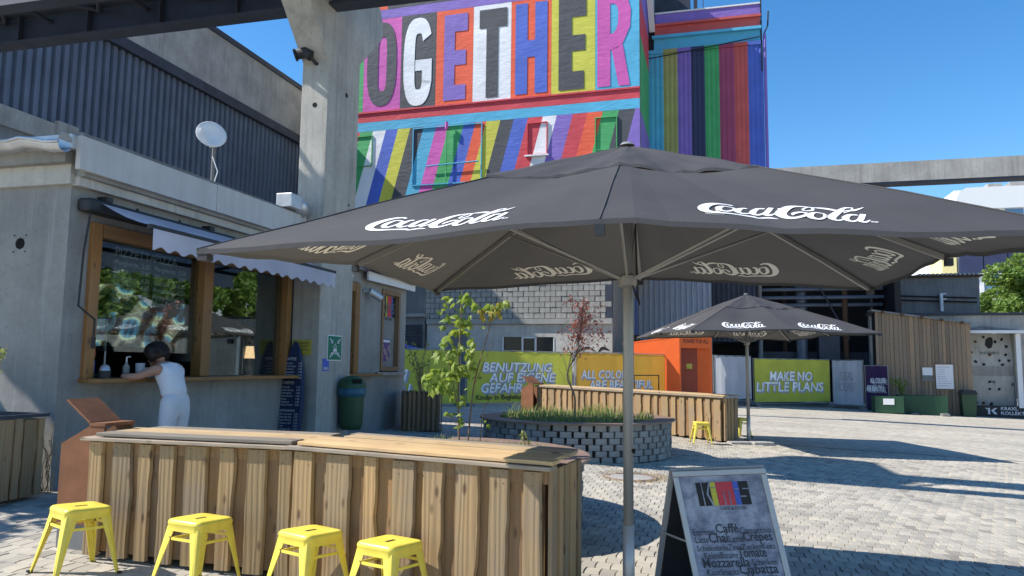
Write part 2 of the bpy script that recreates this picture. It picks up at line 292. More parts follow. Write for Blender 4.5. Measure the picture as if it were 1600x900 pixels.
def paver_geo(s):
    r=random.Random(s); w=PW/2-.004; d=PD/2-.004; n=.008
    o=[(-w,-d),(w,-d),(w-n,-d*.35),(w-n,d*.35),(w,d),(-w,d),(-w-n,d*.35),(-w-n,-d*.35)]; o=[(x+n*.5,y) for x,y in o]
    tz=[r.uniform(-.0022,.0015) for _ in range(2)]; k=.965
    top=[(x*k,y*k,.0+tz[0]*x/w+tz[1]*y/d) for x,y in o]; mid=[(x,y,-.005) for x,y in o]; bot=[(x,y,-.03) for x,y in o]; m=8
    f=[tuple(range(8))]+[(8+i,8+(i+1)%m,(i+1)%m,i) for i in range(m)]+[(16+i,16+(i+1)%m,8+(i+1)%m,8+i) for i in range(m)]
    return top+mid+bot,f
pg=[paver_geo(i) for i in range(9)]
cells=[]
for j in range(int((PY1-PY0)/PD)):
    y=PY0+(j+.5)*PD
    for i in range(int((PX1-PX0)/PW)+1):
        x=PX0+(i+.5*(j%2))*PW; p=proj((x,y,gz(x)))
        cells.append((x,y,i,j,p))
cand=sorted([c for c in cells if -5<c[4][0]<1605 and c[4][1]<905 and (c[4][0]>905 or c[4][0]<120 or (c[4][1]>893 and c[4][0]<520)) and not(1015<c[4][0]<1225)],key=lambda c:-c[4][1])[:300]
sel=set((c[2],c[3]) for c in cand)
pms=[MB().add(*g).mesh('paver','paver') for g in pg]
mb=MB(); tilt=math.atan(-GS)
for (x,y,i,j,p) in cells:
    k=rnd.randrange(9); dz=rnd.uniform(-.0025,.0025); rz=rnd.uniform(-.012,.012)
    if (i,j) in sel:
        inst('paver',pms[k],pav,(x,y,gz(x)+dz),(0,-tilt if x>-7 else 0,rz))
    elif p[0]>-60 and p[0]<1660 and p[1]>600 and y>3.2:
        v,f=pg[k]; c_,s_=math.cos(rz),math.sin(rz); zz=gz(x)+dz
        mb.add([(x+a*c_-b*s_,y+a*s_+b*c_,zz+q-GS*a) for a,b,q in v],f)
mb.build('remaining_pavers','paver',pav,stuff=True)
# manhole cover with a ring of dry weeds
t=thing('manhole_cover','round pale manhole cover ringed by dry weeds in the paving','manhole',(-1.1,10.3,gz(-1.1)))
MB().lathe([(0,.008),(.27,.008),(.3,.004),(.3,-.02)],(0,0,0),28).build('lid','concl',t,local=True)
MB().lathe([(.31,.002),(.31,.012),(.36,.012),(.37,-.01)],(0,0,0),28).build('ring','rim',t,local=True)
mb=MB()
for i in range(520):
    a=rnd.uniform(0,2*PI); r=rnd.gauss(.42,.06); h=rnd.uniform(.01,.05); q=rnd.uniform(0,6.3); l=rnd.uniform(.02,.06)
    x,y=r*math.cos(a),r*math.sin(a); mb.poly([(x-.004,y,.0),(x+.004,y,.0),(x+l*math.cos(q),y+l*math.sin(q),h)])
mb.build('dry_weeds','dry',t,local=True,stuff=True)
mb=MB(); r_=random.Random(3)
for i in range(420):
    if i<260: x,y=r_.gauss(.6,.7),r_.gauss(14.05,.16)
    else: x,y=r_.uniform(-4.6,4),r_.uniform(3.6,11)
    a=r_.uniform(0,6.3); l=r_.uniform(.008,.03); z=gz(x)+.004+r_.uniform(0,.006); mb.poly([(x,y,z),(x+l*math.cos(a),y+l*math.sin(a),z+.002),(x+l*.6*math.cos(a+.9),y+l*.6*math.sin(a+.9),z+.004)])
o=mb.build('leaf_litter','bark'); o['kind']='stuff'; o['label']='scattered dry leaf litter lying on the paving'; o['category']='leaf litter'
# ================================================================== CORRUGATED HALL
XH=-20.
h=thing('industrial_hall','long hall clad in dark corrugated steel with concrete upper wall behind kiosk','building',(XH,25,0))
def corrug(mb,fn,n,pitch,depth,z0,z1,inv=False):  # trapezoid sheet: fn(s,off,z)->point
    prof=[(0,0),(.3,0),(.42,1),(.88,1),(1,0)]; pts=[]
    for i in range(n):
        for (a,b) in prof[:-1]: pts.append(((i+a)*pitch,b*depth))
    pts.append((n*pitch,0)); m=len(pts)
    vs=[fn(a,b,z0) for a,b in pts]+[fn(a,b,z1) for a,b in pts]
    return mb.add(vs,[(i,i+1,m+i+1,m+i) for i in range(m-1)])
corrug(MB(),lambda s,o,z:(XH+o,12+s,z),69,.33,.11,8.85,12.35).build('corrugated_cladding','corr',h)
MB().box(XH-.6,XH-.05,12,34.8,0,15.3).build('hall_core','concd',h)
MB().box(XH-.04,XH+.28,12,34.8,12.35,12.75).build('eaves_trim','steel',h)
MB().box(XH-.04,XH+.16,12,34.81,12.76,15.1).build('upper_wall','concl',h)
MB().box(XH-.7,XH+.24,11.9,34.9,15.1,15.32).build('parapet_cap','steel',h)
MB().box(XH-.04,XH+.2,12,18.9,8.25,8.85).build('ledge_band','concl',h); MB().box(XH-.04,XH+.13,12,18.7,0,8.25).build('lower_wall','concd',h)
MB().box(XH-.04,XH+.14,18.9,26.6,8.45,8.85).build('teal_strip','teal',h); MB().box(XH-.04,XH+.1,18.9,34.8,0,8.45).build('base_wall','concd',h)
MB().box(XH+.12,XH+.3,18.5,19.3,8.1,8.95).build('ledge_block','concl',h)
MB().box(XH-26,XH-2,12.2,41,0,15.9).build('hall_body','concd',h)
# ================================================================== CRANE RUNWAY over the yard
cw=thing('crane_runway','dark steel crane runway with lattice bracing spanning overhead on the concrete column','gantry',(-6,10,7))
for yc in(9.2,10.4):
    g=MB(); g.box(-40,26,yc-.14,yc+.14,7.14,7.19); g.box(-40,26,yc-.03,yc+.03,7.19,7.66); g.box(-40,26,yc-.14,yc+.14,7.66,7.7)
    for i in range(44): x=-39+i*1.5; g.box(x-.012,x+.012,yc-.12,yc+.12,7.191,7.659)
    g.build('girder','steel',cw)
for i in range(31): x=-38+i*2.05; MB().tube([(x,9.25,7.6),(x+1.02,10.35,7.6)],.04,6).build('cross_brace','steel',cw); MB().tube([(x+1.02,10.35,7.58),(x+2.05,9.25,7.58)],.04,6).build('cross_brace','steel',cw); MB().tube([(x,9.25,7.5),(x,10.35,7.5)],.04,6).build('cross_tie','steel',cw)
for i in range(33): x=-40+i*2.; MB().box(x+.01,x+1.99,9.78,10.3,7.74,7.8).build('walkway_plate','concl',cw)
# column
cl=thing('concrete_column','tall board-marked concrete column with flared head rising through the kiosk','column',(-6.03,10.85,0))
X0,X1=-6.27,-5.8
m_=MB(); m_.prism([(X0,10.35,0),(X0,10.35,6.25),(X0,9.05,7.6),(X0,9.05,7.95),(X0,9.4,8.4),(X0,11.9,8.3),(X0,12.25,7.75),(X0,12.25,7.42),(X0,11.4,6.6),(X0,11.4,0)],(X1-X0,0,0)); m_.build('shaft','conc',cl,bevel=.012)
fl=thing('floodlight','small black floodlight on bracket under the column head','lamp',(-6.1,10.25,6.3))
MB().tube([(-6.28,10.2,6.34),(-6.15,10.2,6.36),(-6.05,10.22,6.3)],.085,12).build('housing','plasticd',fl); MB().tube([(-6.29,10.19,6.33),(-6.32,10.18,6.32)],.1,12).build('lens','glassd',fl); MB().tube([(-6.08,10.22,6.3),(-6.02,10.3,6.22),(-6.02,10.36,6.22)],.03,8).build('bracket','plasticd',fl)
MB().tube([(-6.1,10.28,6.42),(-6.3,10.25,6.5),(-6.2,10.3,6.6),(-6.12,10.25,6.48)],.008,5).build('cable_loop','cable',fl)
for i,(yy,zz,r_) in enumerate([(10.95,5.9,.04),(11.15,4.1,.02)]): MB().tube([(X1-.02,yy,zz),(X1+.004,yy,zz)],r_,12).build('anchor_hole','hole',cl)
MB().tube([(-6.03,10.37,5.55),(-6.03,10.346,5.55)],.04,12).build('anchor_hole','hole',cl)
# far concrete beam
fb=thing('concrete_beam','weathered concrete crane beam with dark drip stains crossing the sky at right','beam',(10,24.8,7.1))
MB().box(-3.3,30,24.7,25.25,7.2,7.8).build('beam','concl',fb); MB().box(-3.3,30,24.72,25.2,7.14,7.198).build('bottom_flange','steel',fb)
MB().box(-2.8,-2.55,24.8,25.1,-.2,7.06).build('post','alud',fb); MB().box(19.7,20.3,24.5,25.4,-.6,7.06).build('pier','conc',fb)  # slim post added as beam support, hidden from the camera behind the parasol pole
# ================================================================== MURAL TOWER
TC=Vector((-2.8,30.5,0)); TS=.726; PH=R(2); ul=Vector((-math.cos(PH),math.sin(PH),0)); un=Vector((-math.sin(PH),-math.cos(PH),0))  # TS, TC and the z offset bring the tower nearer, scaled about the camera
tw=thing('mural_tower','tall silo building painted with giant lettering TOGETHER and diagonal rainbow stripes','building',(-10,30.5,5.6))
def TP(u,z,o=0.): return TC+ul*u*TS+un*o+Vector((0,0,z*TS+.411))
mb=MB(); A=[TP(0,7.1),TP(20.5,7.1),TP(20.5,7.1)+Vector((0,11,0)),TP(0,7.1)+Vector((0,11,0))]; mb.prism(A,(0,0,15.2)); mb.build('tower_wall','concl',tw)
def panel(name,pts,m,o=.012,par=tw):  # letter and stripe outlines taken from image pixels projected onto this wall
    return MB().poly([TP(u,z,o) for u,z in pts][::-1] if False else [TP(u,z,o) for u,z in pts]).build(name,m,par)
panel('painted_band',[(20.4,23.45),(20.4,24.05),(.02,24.05),(.02,23.45)],'p_purple'); panel('painted_band',[(20.4,24.06),(20.4,27.4),(16.0,27.4),(16.0,24.06)],'p_orange'); panel('painted_band',[(15.98,24.06),(15.98,27.4),(.02,27.4),(.02,24.06)],'p_black')
for (a,b,m) in[(20.4,17.57,'p_green'),(17.56,14.97,'p_pink'),(14.96,12.59,'p_black'),(12.58,10.14,'p_orange'),(10.13,7.71,'p_white'),(7.7,5.21,'p_orange'),(5.2,2.58,'p_yellow'),(2.57,.02,'p_cyan')]:
    panel('letter_field',[(a,17.36),(a,23.44),(b,23.44),(b,17.36)],m)
panel('painted_band',[(20.4,16.72),(20.4,17.35),(.02,17.35),(.02,16.72)],'p_red'); panel('painted_band',[(20.4,16.12),(20.4,16.71),(.02,16.71),(.02,16.12)],'p_cyan')
MB().prism([TP(20.4,17.28,.02),TP(20.4,17.38,.02),TP(0,17.38,.02),TP(0,17.28,.02)],un*.05).build('string_course','p_red',tw)
def ringpts(cx,cz,rx,rz,n=28,p=2.6):
    o=[]
    for i in range(n):
        a=2*PI*i/n; c_,s_=math.cos(a),math.sin(a); o.append((cx+rx*math.copysign(abs(c_)**(2/p),c_),cz+rz*math.copysign(abs(s_)**(2/p),s_)))
    return o
def strip(name,outer,inner,m,o):
    n=len(outer); MB().add([TP(u,z,o) for u,z in outer+inner],[(i,(i+1)%n,n+(i+1)%n,n+i) for i in range(n)]).build(name,m,tw)
LO=.03
strip('letter_o',ringpts(16.3,20.45,1.03,2.75),ringpts(16.25,20.45,.3,1.78,28,4),'p_black',LO)
# letter G : stroke around an ellipse with gap and bar
og=[];ig=[]
go,gi=ringpts(13.8,20.35,.98,2.85,48,2.7),ringpts(13.75,20.35,.27,1.82,48,4)
seq=list(range(6,48))+[0,1,2] if False else None
# ring points start at +u (left side) and run counter-clockwise in (u,z); image right side is small u
idx=[i%48 for i in range(-1,48)]
arcU=[(u,z) for u,z in go]; arcI=[(u,z) for u,z in gi]
def garc(lo,hi):
    vs=[];fs=[]; ks=[i%48 for i in range(lo,hi+1)]
    for k in ks: vs+= [TP(*go[k],LO),TP(*gi[k],LO)]
    for j in range(len(ks)-1): fs.append((2*j,2*j+2,2*j+3,2*j+1))
    return vs,fs
MB().add(*garc(-21,20)).add([TP(12.86,20.45,LO),TP(13.97,20.45,LO),TP(13.97,19.75,LO),TP(13.5,19.75,LO),TP(13.5,18.9,LO),TP(12.86,18.9,LO)],[(0,1,2,3),(0,3,4,5)]).build('letter_g','p_white',tw)
def letter(name,pts,m,tris=None):
    mb=MB(); vs=[TP(u,z,LO) for u,z in pts]; mb.add(vs,tris or [tuple(range(len(vs)))]); return mb.build(name,m,tw)
def rects(name,rs,m): 
    mb=MB()
    for (a,b,z0,z1) in rs: mb.poly([TP(a,z0,LO),TP(a,z1,LO),TP(b,z1,LO),TP(b,z0,LO)])
    mb.build(name,m,tw)
rects('letter_e',[(12.05,11.34,17.63,23.12),(11.34,10.5,21.99,23.12),(11.34,10.6,19.84,20.78),(11.34,10.6,17.63,18.58)],'p_purple')
rects('letter_t',[(9.28,8.51,17.57,23.15),(9.74,9.28,21.96,23.15),(8.51,7.96,21.96,23.15)],'p_black')
rects('letter_h',[(7.43,6.68,17.58,23.22),(6.21,5.45,17.58,23.22),(6.68,6.21,19.83,20.88)],'p_blue')
rects('letter_e',[(4.76,3.96,17.57,23.35),(3.96,3.1,21.98,23.35),(3.96,3.16,19.89,20.87),(3.96,3.24,17.57,18.66)],'p_black')
mb=MB(); Rq=[(2.45,23.35),(1.7,23.35),(1.7,17.56),(2.45,17.56)]; mb.poly([TP(u,z,LO) for u,z in Rq])
bo=[(1.7,23.35),(1.2,23.3),(.7,22.85),(.5,22.0),(.55,21.0),(.95,20.1),(1.3,19.78),(1.7,19.72)]; bi=[(1.7,22.5),(1.45,22.5),(1.3,22.35),(1.22,22.0),(1.24,21.3),(1.35,20.9),(1.5,20.72),(1.7,20.68)]
mb.add([TP(u,z,LO) for u,z in bo+bi],[(i,i+1,8+i+1,8+i) for i in range(7)]); mb.poly([TP(u,z,LO) for u,z in[(1.62,19.74),(.98,20.02),(.57,17.53),(1.21,17.53)]]); mb.build('letter_r','p_pink',tw)
us=[19.6,17.67,16.77,15.88,15.04,14.21,13.31,12.45,11.61,10.65,9.9,9.21,8.32,7.48,6.6,5.7,4.85,3.89,3.02,2.13,1.2,.26,-.9]
cs=['red','green','white','blue','yellow','black','cyan','pink','green','blue','orange','yellow','black','blue','red','white','purple','red','orange','green','black','purple']
Z1,Z0=16.11,9.0; SL=.262
for i,c in enumerate(cs):
    a,b=us[i],us[i+1]; d=(Z1-Z0)*SL; pts=[(a,Z1),(b,Z1),(b+d,Z0),(a+d,Z0)]
    if b<.02:  # clip at corner u>=0.02
        a=max(a,.02); zc=Z1-(.02-b)/SL; pts=[(a,Z1),(.02,Z1),(.02,zc) if zc>Z0 else (.02,Z0),(b+d,Z0),(us[i]+d,Z0)]
    if i==0: pts=[(20.4,Z1),(b,Z1),(b+d,Z0),(20.4,Z0)]
    panel('painted_stripe',pts,'p_'+c)
panel('painted_band',[(20.4,7.15),(20.4,8.98),(.02,8.98),(.02,7.15)],'p_black')
def frame_on(name,u0,u1,z0,z1,m,dep=.16,wd=.1,recess=None):
    mb=MB()
    for (a,b,c,d) in((u0,u1,z1-wd,z1),(u0,u1,z0,z0+wd),(u0,u0-wd,z0+wd,z1-wd),(u1+wd,u1,z0+wd,z1-wd)):
        mb.prism([TP(a,c,.02),TP(a,d,.02),TP(b,d,.02),TP(b,c,.02)],un*dep)
    return mb.build(name,m,tw)
f1=frame_on('hatch_frame',14.0,9.45,12.4,16.05,'p_cyan',.05,.06); 
for (u,z0,z1) in((11.7,12.5,15.9),): MB().tube([TP(u,z0,.14),TP(u,z1,.14)],.03,6).build('hatch_bar','p_green',tw)
MB().tube([TP(13.0,13.55,.16),TP(9.6,13.65,.16)],.03,6).build('hatch_bar','p_cyan',tw); MB().tube([TP(11.68,15.75,.2),TP(11.68,16.2,.2)],.07,8).build('hatch_hinge','p_pink',tw)
frame_on('window_frame',6.64,5.4,13.8,15.77,'p_red',.06,.05); frame_on('window_frame',2.58,1.3,13.8,15.75,'p_green',.06,.05); frame_on('hatch_frame',18.6,16.76,13.85,15.83,'p_green',.05,.05)
MB().prism([TP(6.75,13.72,.02),TP(6.75,13.8,.02),TP(5.3,13.8,.02),TP(5.3,13.72,.02)],un*.15).build('window_sill','p_white',tw)
# return wall colour bands
for (z0,z1,m) in((7.2,16,'p_purple'),(16,20.5,'p_green'),(20.5,22.8,'p_red'),(22.8,25.2,'p_purple')): MB().poly([TP(0,z0)+Vector((.012,.02,0)),TP(0,z0)+Vector((.012,4.35,0)),TP(0,z1)+Vector((.012,4.35,0)),TP(0,z1)+Vector((.012,.02,0))]).build('return_band',m,tw)
MB().prism([TP(-.05,23.2,0)+Vector((.03,4.3,0)),TP(-.05,23.5,0)+Vector((.03,4.3,0)),TP(-.05,27.6)+Vector((.03,.05,0)),TP(-.05,27.1)+Vector((.03,.05,0))],(.25,0,0)).build('sloping_flashing','whitep',tw)
# striped annex
an=thing('striped_annex','set-back annex with vertical rainbow corrugated stripes beside the lettered tower','building',(0,48,0))
bx=[-3.87,-2.92,-2.02,-1.17,-.32,.57,1.5,2.32,3.23]; bc=['cyan','olive','purple','navy','green','mag','brick','blue']
MB().box(-3.86,3.2,48.2,58,9.3,23.4).build('annex_body','dark',an)
for i,c in enumerate(bc):
    a,b=bx[i],bx[i+1]; n=3; pt=(b-a)/n; corrug(MB(),lambda s,o,z,a=a:(a+s,48.1-o,z),n,pt,.03,9.,21.75).build('cladding_stripe','p_'+c,an); MB().box(a,b-.004,48.0,48.19,21.76,22.0).build('cap_strip','p_'+c,an)
MB().box(-3.5,3.1,48.05,48.19,22.01,22.75).build('cyan_fascia','p_cyan',an); MB().box(-3.6,3.15,47.8,48.04,22.72,22.9).build('cyan_ledge','p_cyan',an); MB().box(-3.45,3.1,48.06,48.19,22.91,23.58).build('red_fascia','p_brick',an); MB().box(-3.55,3.14,47.85,48.05,23.55,23.7).build('red_ledge','p_brick',an)
MB().box(-3.4,3.12,48.07,48.5,23.71,24.42).build('purple_parapet','p_purple',an); MB().box(-3.42,3.14,48.0,48.55,24.43,24.52).build('parapet_cap','whitep',an)
MB().box(-3.6,-1.25,50,54,23.4,27).build('roof_container','steel',an); MB().box(-1.0,-.75,50,50.3,23.4,27).build('roof_post','steel',an); MB().box(-.4,-.35,49.5,49.6,24.5,27).build('roof_post','steel',an); MB().box(-.4,0,49.4,49.7,24.6,25.1).build('roof_lamp','plasticd',an)
MB().box(3.12,3.2,48,48.1,20,27).build('corner_pole','plasticd',an); MB().tube([(3.35,48.1,9),(3.35,48.1,22.4)],.1,8).build('downpipe','p_purple',an); MB().tube([(3.3,48.1,22.4),(3.55,48.1,22.95),(3.6,48.1,23.9)],.05,6).build('pipe_hook','plasticd',an)
an.scale=(.726,.726,.726); an.location=(0,34.85,.411)  # annex shrunk about the camera position, so nearer at the same image size
cb=thing('overhead_cable','thin black cable strung across the mural','cable',(-9,30,14)); P=[]
for i in range(25): s=i/24; P.append((-19.9+s*22.1,34.5+s*.2,15.9+.6*s-.7*math.sin(PI*s)))
MB().tube(P,.028,5).build('strand','cable',cb)
# ================================================================== BLOCK WALL BUILDING behind the banners
bw=thing('block_building','low building of bare hollow blocks over a plaster base with strip window','building',(-9,33,0))
MB().box(-17,-4.25,33.16,41,-.2,5.88).build('core','mortar',bw)
BWD,BH=.5,.245
mbs=MB().box(-BWD/2+.012,BWD/2-.012,-.05,.16,-BH/2+.01,BH/2-.01).mesh('block','cblock'); nblk=0
far=MB()
for j in range(9):
    z=3.62+BH*(j+.5)
    for i in range(26):
        x=-4.55-BWD*i-(.25 if j%2 else 0)
        if x<-16.8: continue
        y=33.05+rnd.uniform(-.012,.012)
        if x>-13 and j<10 and nblk<300: inst('block',mbs,bw,(x+9,y-33,z),(0,0,rnd.uniform(-.01,.01))); nblk+=1
        else: far.box(x-BWD/2+.012,x+BWD/2-.012,y-.05,y+.1,z-BH/2+.01,z+BH/2-.01)
far.build('upper_blocks','cblock',bw,stuff=True)
MB().box(-12.9,-4.28,32.85,33.3,3.36,3.6).build('concrete_ledge','concl',bw); MB().box(-4.6,-4.28,33,33.15,3.61,5.85).build('corner_strip','steel',bw)
mb=MB(); mb.box(-12.9,-9.25,32.98,33.15,0,3.35); mb.box(-6.85,-4.28,32.98,33.15,0,3.35); mb.box(-9.25,-6.85,32.98,33.15,2.78,3.35); mb.box(-9.25,-6.85,32.98,33.15,0,2.1); mb.build('plaster_wall','plasterw',bw)
MB().box(-9.25,-6.85,33.1,33.14,2.1,2.78).build('pane','glassd',bw)
for a,b in((-8.35,-8.28),(-7.75,-7.68),(-9.25,-9.2),(-6.9,-6.85)): MB().box(a,b,32.96,33.09,2.1,2.78).build('window_bar','whitep',bw)
MB().box(-8.3,-7.72,32.96,33.09,2.72,2.779).build('window_bar','whitep',bw)
MB().box(-11.9,-10.9,32.95,33.0,.1,2.95).build('grey_door','concd',bw); MB().box(-17,-13,32.9,33.15,0,5.85).build('shaded_wing','concd',bw)
for i in range(9): MB().box(-16.9,-13.1,32.8,32.89,2.2+i*.13,2.3+i*.13).build('louvre_slat','steel',bw)
MB().box(-17,-12.95,32.7,33.1,3.7,3.85).build('ledge','concl',bw)
# black mural scrawl on plaster (arcs)
mb=MB()
for (P_,r_) in(([(-5.9,2.0),(-5.6,2.25),(-5.3,2.3),(-5.0,2.15)],.05),([(-5.75,1.95),(-5.4,2.1),(-5.1,1.95)],.035),([(-4.9,2.1),(-4.7,2.3),(-4.4,2.2)],.06),([(-4.9,1.95),(-4.6,2.05),(-4.4,1.95)],.05)):
    Q=catmull([(a,32.975,b) for a,b in P_],5); mb.tube(Q,[.01+r_*math.sin(PI*i/(len(Q)-1)) for i in range(len(Q))],6)
for i in range(len(mb.v)): v=mb.v[i]; mb.v[i]=(v[0],32.972+(v[1]-32.975)*.02,v[2])
mb.build('painted_eye','lettk',bw)
bw.scale=(.924,.924,.924); bw.location=(-8.32,30.49,.114)  # block building moved nearer by scaling it about the camera
# blue-grey corrugated shed + dark industrial bay
cs_=thing('corrugated_shed','blue-grey corrugated shed with steel stair rail behind the orange booth','building',(-3,44,0))
corrug(MB(),lambda s,o,z:(-5.2+s,44-o,z),17,.3,.09,-.5,8.4).build('cladding','corrb',cs_); MB().box(-5.3,-.1,44.02,47.8,0,8.4).build('shed_body','steel',cs_)
for (a,b,c,d) in((-5.4,3.3,-5.4,6.8),(-4.3,3.3,-4.3,5.9)): MB().tube([(a,43.6,b),(c,43.6,d)],.05,6).build('rail_post','p_blue',cs_)
MB().tube([(-5.4,43.6,6.2),(-4.3,43.6,5.9)],.04,6).build('rail','p_blue',cs_); MB().box(-5.6,-4.1,43.2,44,2.95,3.3).build('landing','rust',cs_)
bay=thing('dark_industrial_bay','deep shaded loading bay with ducts and pipes between shed and stone building','building',(4,47,0))
MB().box(-.1,9.5,50,50.3,-.5,9).build('back_wall','dark',bay); MB().box(-.1,9.5,44.2,50,8.4,8.9).build('bay_roof','steel',bay); MB().box(9.5,9.8,44,50,0,8.8).build('side_wall','dark',bay)
corrug(MB(),lambda s,o,z:(-.05+s,45-o,z),9,.28,.1,3.,8.4).build('bay_cladding','steel',bay); MB().box(-.1,2.6,45.02,50,3,8.39).build('bay_box','dark',bay)
for x,y,r_,m in((5.1,47,.32,'corr'),(7.4,46.5,.16,'rust'),(4.3,48.5,.14,'rust'),(2.7,45.3,.12,'concd')): MB().tube([(x,y,0),(x,y,8.39)],r_,10).build('duct',m,bay)
for z,y in((5.6,46.2),(5.2,46.6),(6.1,46.4)): MB().tube([(2.7,y,z),(9.4,y,z)],.11,8).build('pipe','corr',bay)
MB().box(2.7,9.4,47.5,48.5,1.6,2.5).build('machine_block','steel',bay); MB().box(5.9,7.0,46.0,47,2.0,3.4).build('machine_block','steel',bay); MB().tube([(6,46,6.2),(7.5,46,3.2)],.05,6).build('strut','steel',bay)
cs_.scale=(.8,.8,.8); cs_.location=(-2.4,35.3,.3); bay.scale=(.8,.8,.8); bay.location=(3.1,37.7,.3)  # shed and bay drawn closer, both scaled about the camera
# stone building and long wall on the right
sb=thing('rendered_outbuilding','flat grey rendered outbuilding with pipes on its wall above the timber shed','building',(10,40,0))
MB().box(7.4,12.15,40,46,-.4,5.95).build('wall','concd',sb); MB().box(7.3,12.3,39.8,46,5.96,6.04).build('roof','rust',sb)
for i in range(14): MB().tube([(9.6+i*.19,39.75,6.06),(9.6+i*.19,41,6.1)],.06,6).build('roof_corrugation','concl',sb)
for z in(5.05,4.85): MB().tube([(7.5,39.93,z+.1),(9,39.92,z),(12.0,39.93,z-.12)],.035,6).build('wall_pipe','cable',sb)
MB().box(10.4,10.52,39.7,39.9,4.3,5.15).build('vent_pipe','whitep',sb)
for z in(5.1,4.85): MB().box(10.52,10.68,39.72,39.88,z,z+.06).build('vent_arm','whitep',sb)
MB().tube([(7.55,39.9,4.4),(7.7,39.9,5.1)],.03,6).build('wall_pipe','concl',sb); MB().box(8.55,8.8,39.9,39.99,4.6,4.75).build('wall_box','corten',sb)
rw=thing('yard_wall','long low grey yard wall with recessed climbing niche on the right','wall',(12,36,0))
mb=MB(); mb.box(6.6,10.42,36,36.35,-.4,3.85); mb.box(10.42,12.25,36,36.35,3.12,3.85); mb.box(12.25,26,36,36.35,-.5,3.85); mb.box(10.42,12.25,36.0,36.35,-.5,-.02); mb.build('wall','concl',rw)
MB().box(6.5,26,35.9,36.45,3.86,3.96).build('coping','steel',rw); MB().box(10.3,12.4,35.6,35.99,3.08,3.2).build('lintel','whitep',rw); MB().box(12.14,12.32,35.85,35.99,-.0,3.07).build('niche_post','whitep',rw)
MB().box(12.6,12.9,35.8,35.99,2.5,2.75).build('wall_lamp','plasticd',rw); MB().prism([(10.3,35.98,3.22),(12.4,35.98,3.22),(10.9,35.98,3.4)],(0,-.02,0)).build('crack_patch','concd',rw)
cwb=thing('climbing_board','white bouldering board with scattered dark holds inside wall niche','climbing wall',(11.3,36.5,0))
MB().add([(10.44,36.45,1.72),(12.23,36.45,1.72),(12.23,36.6,3.1),(10.44,36.6,3.1)],[(0,1,2,3)]).build('upper_panel','plasterw',cwb); MB().add([(10.44,36.62,0),(12.23,36.62,0),(12.23,36.46,1.3),(10.44,36.46,1.3)],[(0,1,2,3)]).build('lower_panel','plasterw',cwb); MB().add([(10.44,36.46,1.3),(12.23,36.46,1.3),(12.23,36.45,1.72),(10.44,36.45,1.72)],[(0,1,2,3)]).build('middle_panel','concl',cwb); MB().box(12.2,12.24,36.36,36.9,0,3.1).build('side_panel','concl',cwb); MB().box(10.43,12.24,36.36,36.9,-.02,0.0).build('mat','slat',cwb)
for i,(a,b,m) in enumerate([(.3,2.75,'corten'),(.62,2.95,'plasticd'),(1.05,2.75,'plasticd'),(1.3,2.85,'plasticd'),(1.45,2.55,'plasticd'),(.1,2.3,'plasticd'),(.05,2.1,'plasticd'),(1.15,1.95,'plasticd'),(1.4,2.2,'plasticd'),(1.5,1.95,'plasticd'),(.25,1.9,'plasticd'),(.8,2.2,'corten'),(.55,1.78,'plasticd'),(1.25,1.78,'plasticd'),(.75,1.05,'plasticd'),(.9,1.05,'concd'),(.75,.75,'plasticd'),(1.1,.75,'plasticd'),(.5,.15,'corten'),(.25,.15,'concd'),(.8,.12,'plasticd'),(1.6,.95,'concd')]):
    y=36.44+max(0,(b-1.72))*.11 if b>1.5 else 36.44+.16*(1-b/1.3); o=MB().lathe([(0,.06),(.05,.045),(.07,0)],(0,0,0),8).build('hold',m,cwb,local=True,smooth=True); o.location=(10.55+a-11.3,y-36.5+.0,b); o.rotation_euler=(R(90),rnd.uniform(0,3),0); o.scale=(rnd.uniform(.7,1.2),rnd.uniform(.6,1),1)
mb=MB(); text_on(mb,'BLACKVIRUS',(10.98,36.485,2.22),(1,0,0),(0,.1,1),.16,fit=.72); mb.prism([(11.32,36.52,2.45),(11.2,36.54,2.62),(11.25,36.56,2.85),(11.38,36.57,2.95),(11.5,36.57,2.93),(11.52,36.55,2.7),(11.45,36.53,2.5)],(0,-.01,0)); mb.build('emblem','lettk',cwb)
# black banner low on the wall
kb=thing('black_wall_banner','low black banner reading KRAXL KOLLEKTIV at the foot of the right wall','banner',(12,35.9,-.4)); MB().box(9.9,16,35.86,35.9,-.45,.08).build('cloth','kbanner',kb)
mb=MB(); text_on(mb,'KRAXL',(11.45,35.855,-.1),(1,0,0),(0,0,1),.19,fit=.62,off=.004); mb.build('lettering','lett',kb); mb=MB(); text_on(mb,'KOLLEKTIV',(11.45,35.855,-.29),(1,0,0),(0,0,1),.19,fit=1.05,off=.004); mb.build('lettering','lett',kb)
mb=MB()
for P_ in([(10.98,-.28),(11.06,-.28),(11.06,-.02),(10.98,-.02)],[(11.07,-.14),(11.24,-.02),(11.34,-.02),(11.15,-.15)],[(11.13,-.17),(11.22,-.28),(11.33,-.28),(11.2,-.11)],[(10.88,-.02),(10.96,-.02),(10.96,-.1)]): mb.poly([(a,35.854,b) for a,b in P_])
mb.build('emblem','lett',kb)
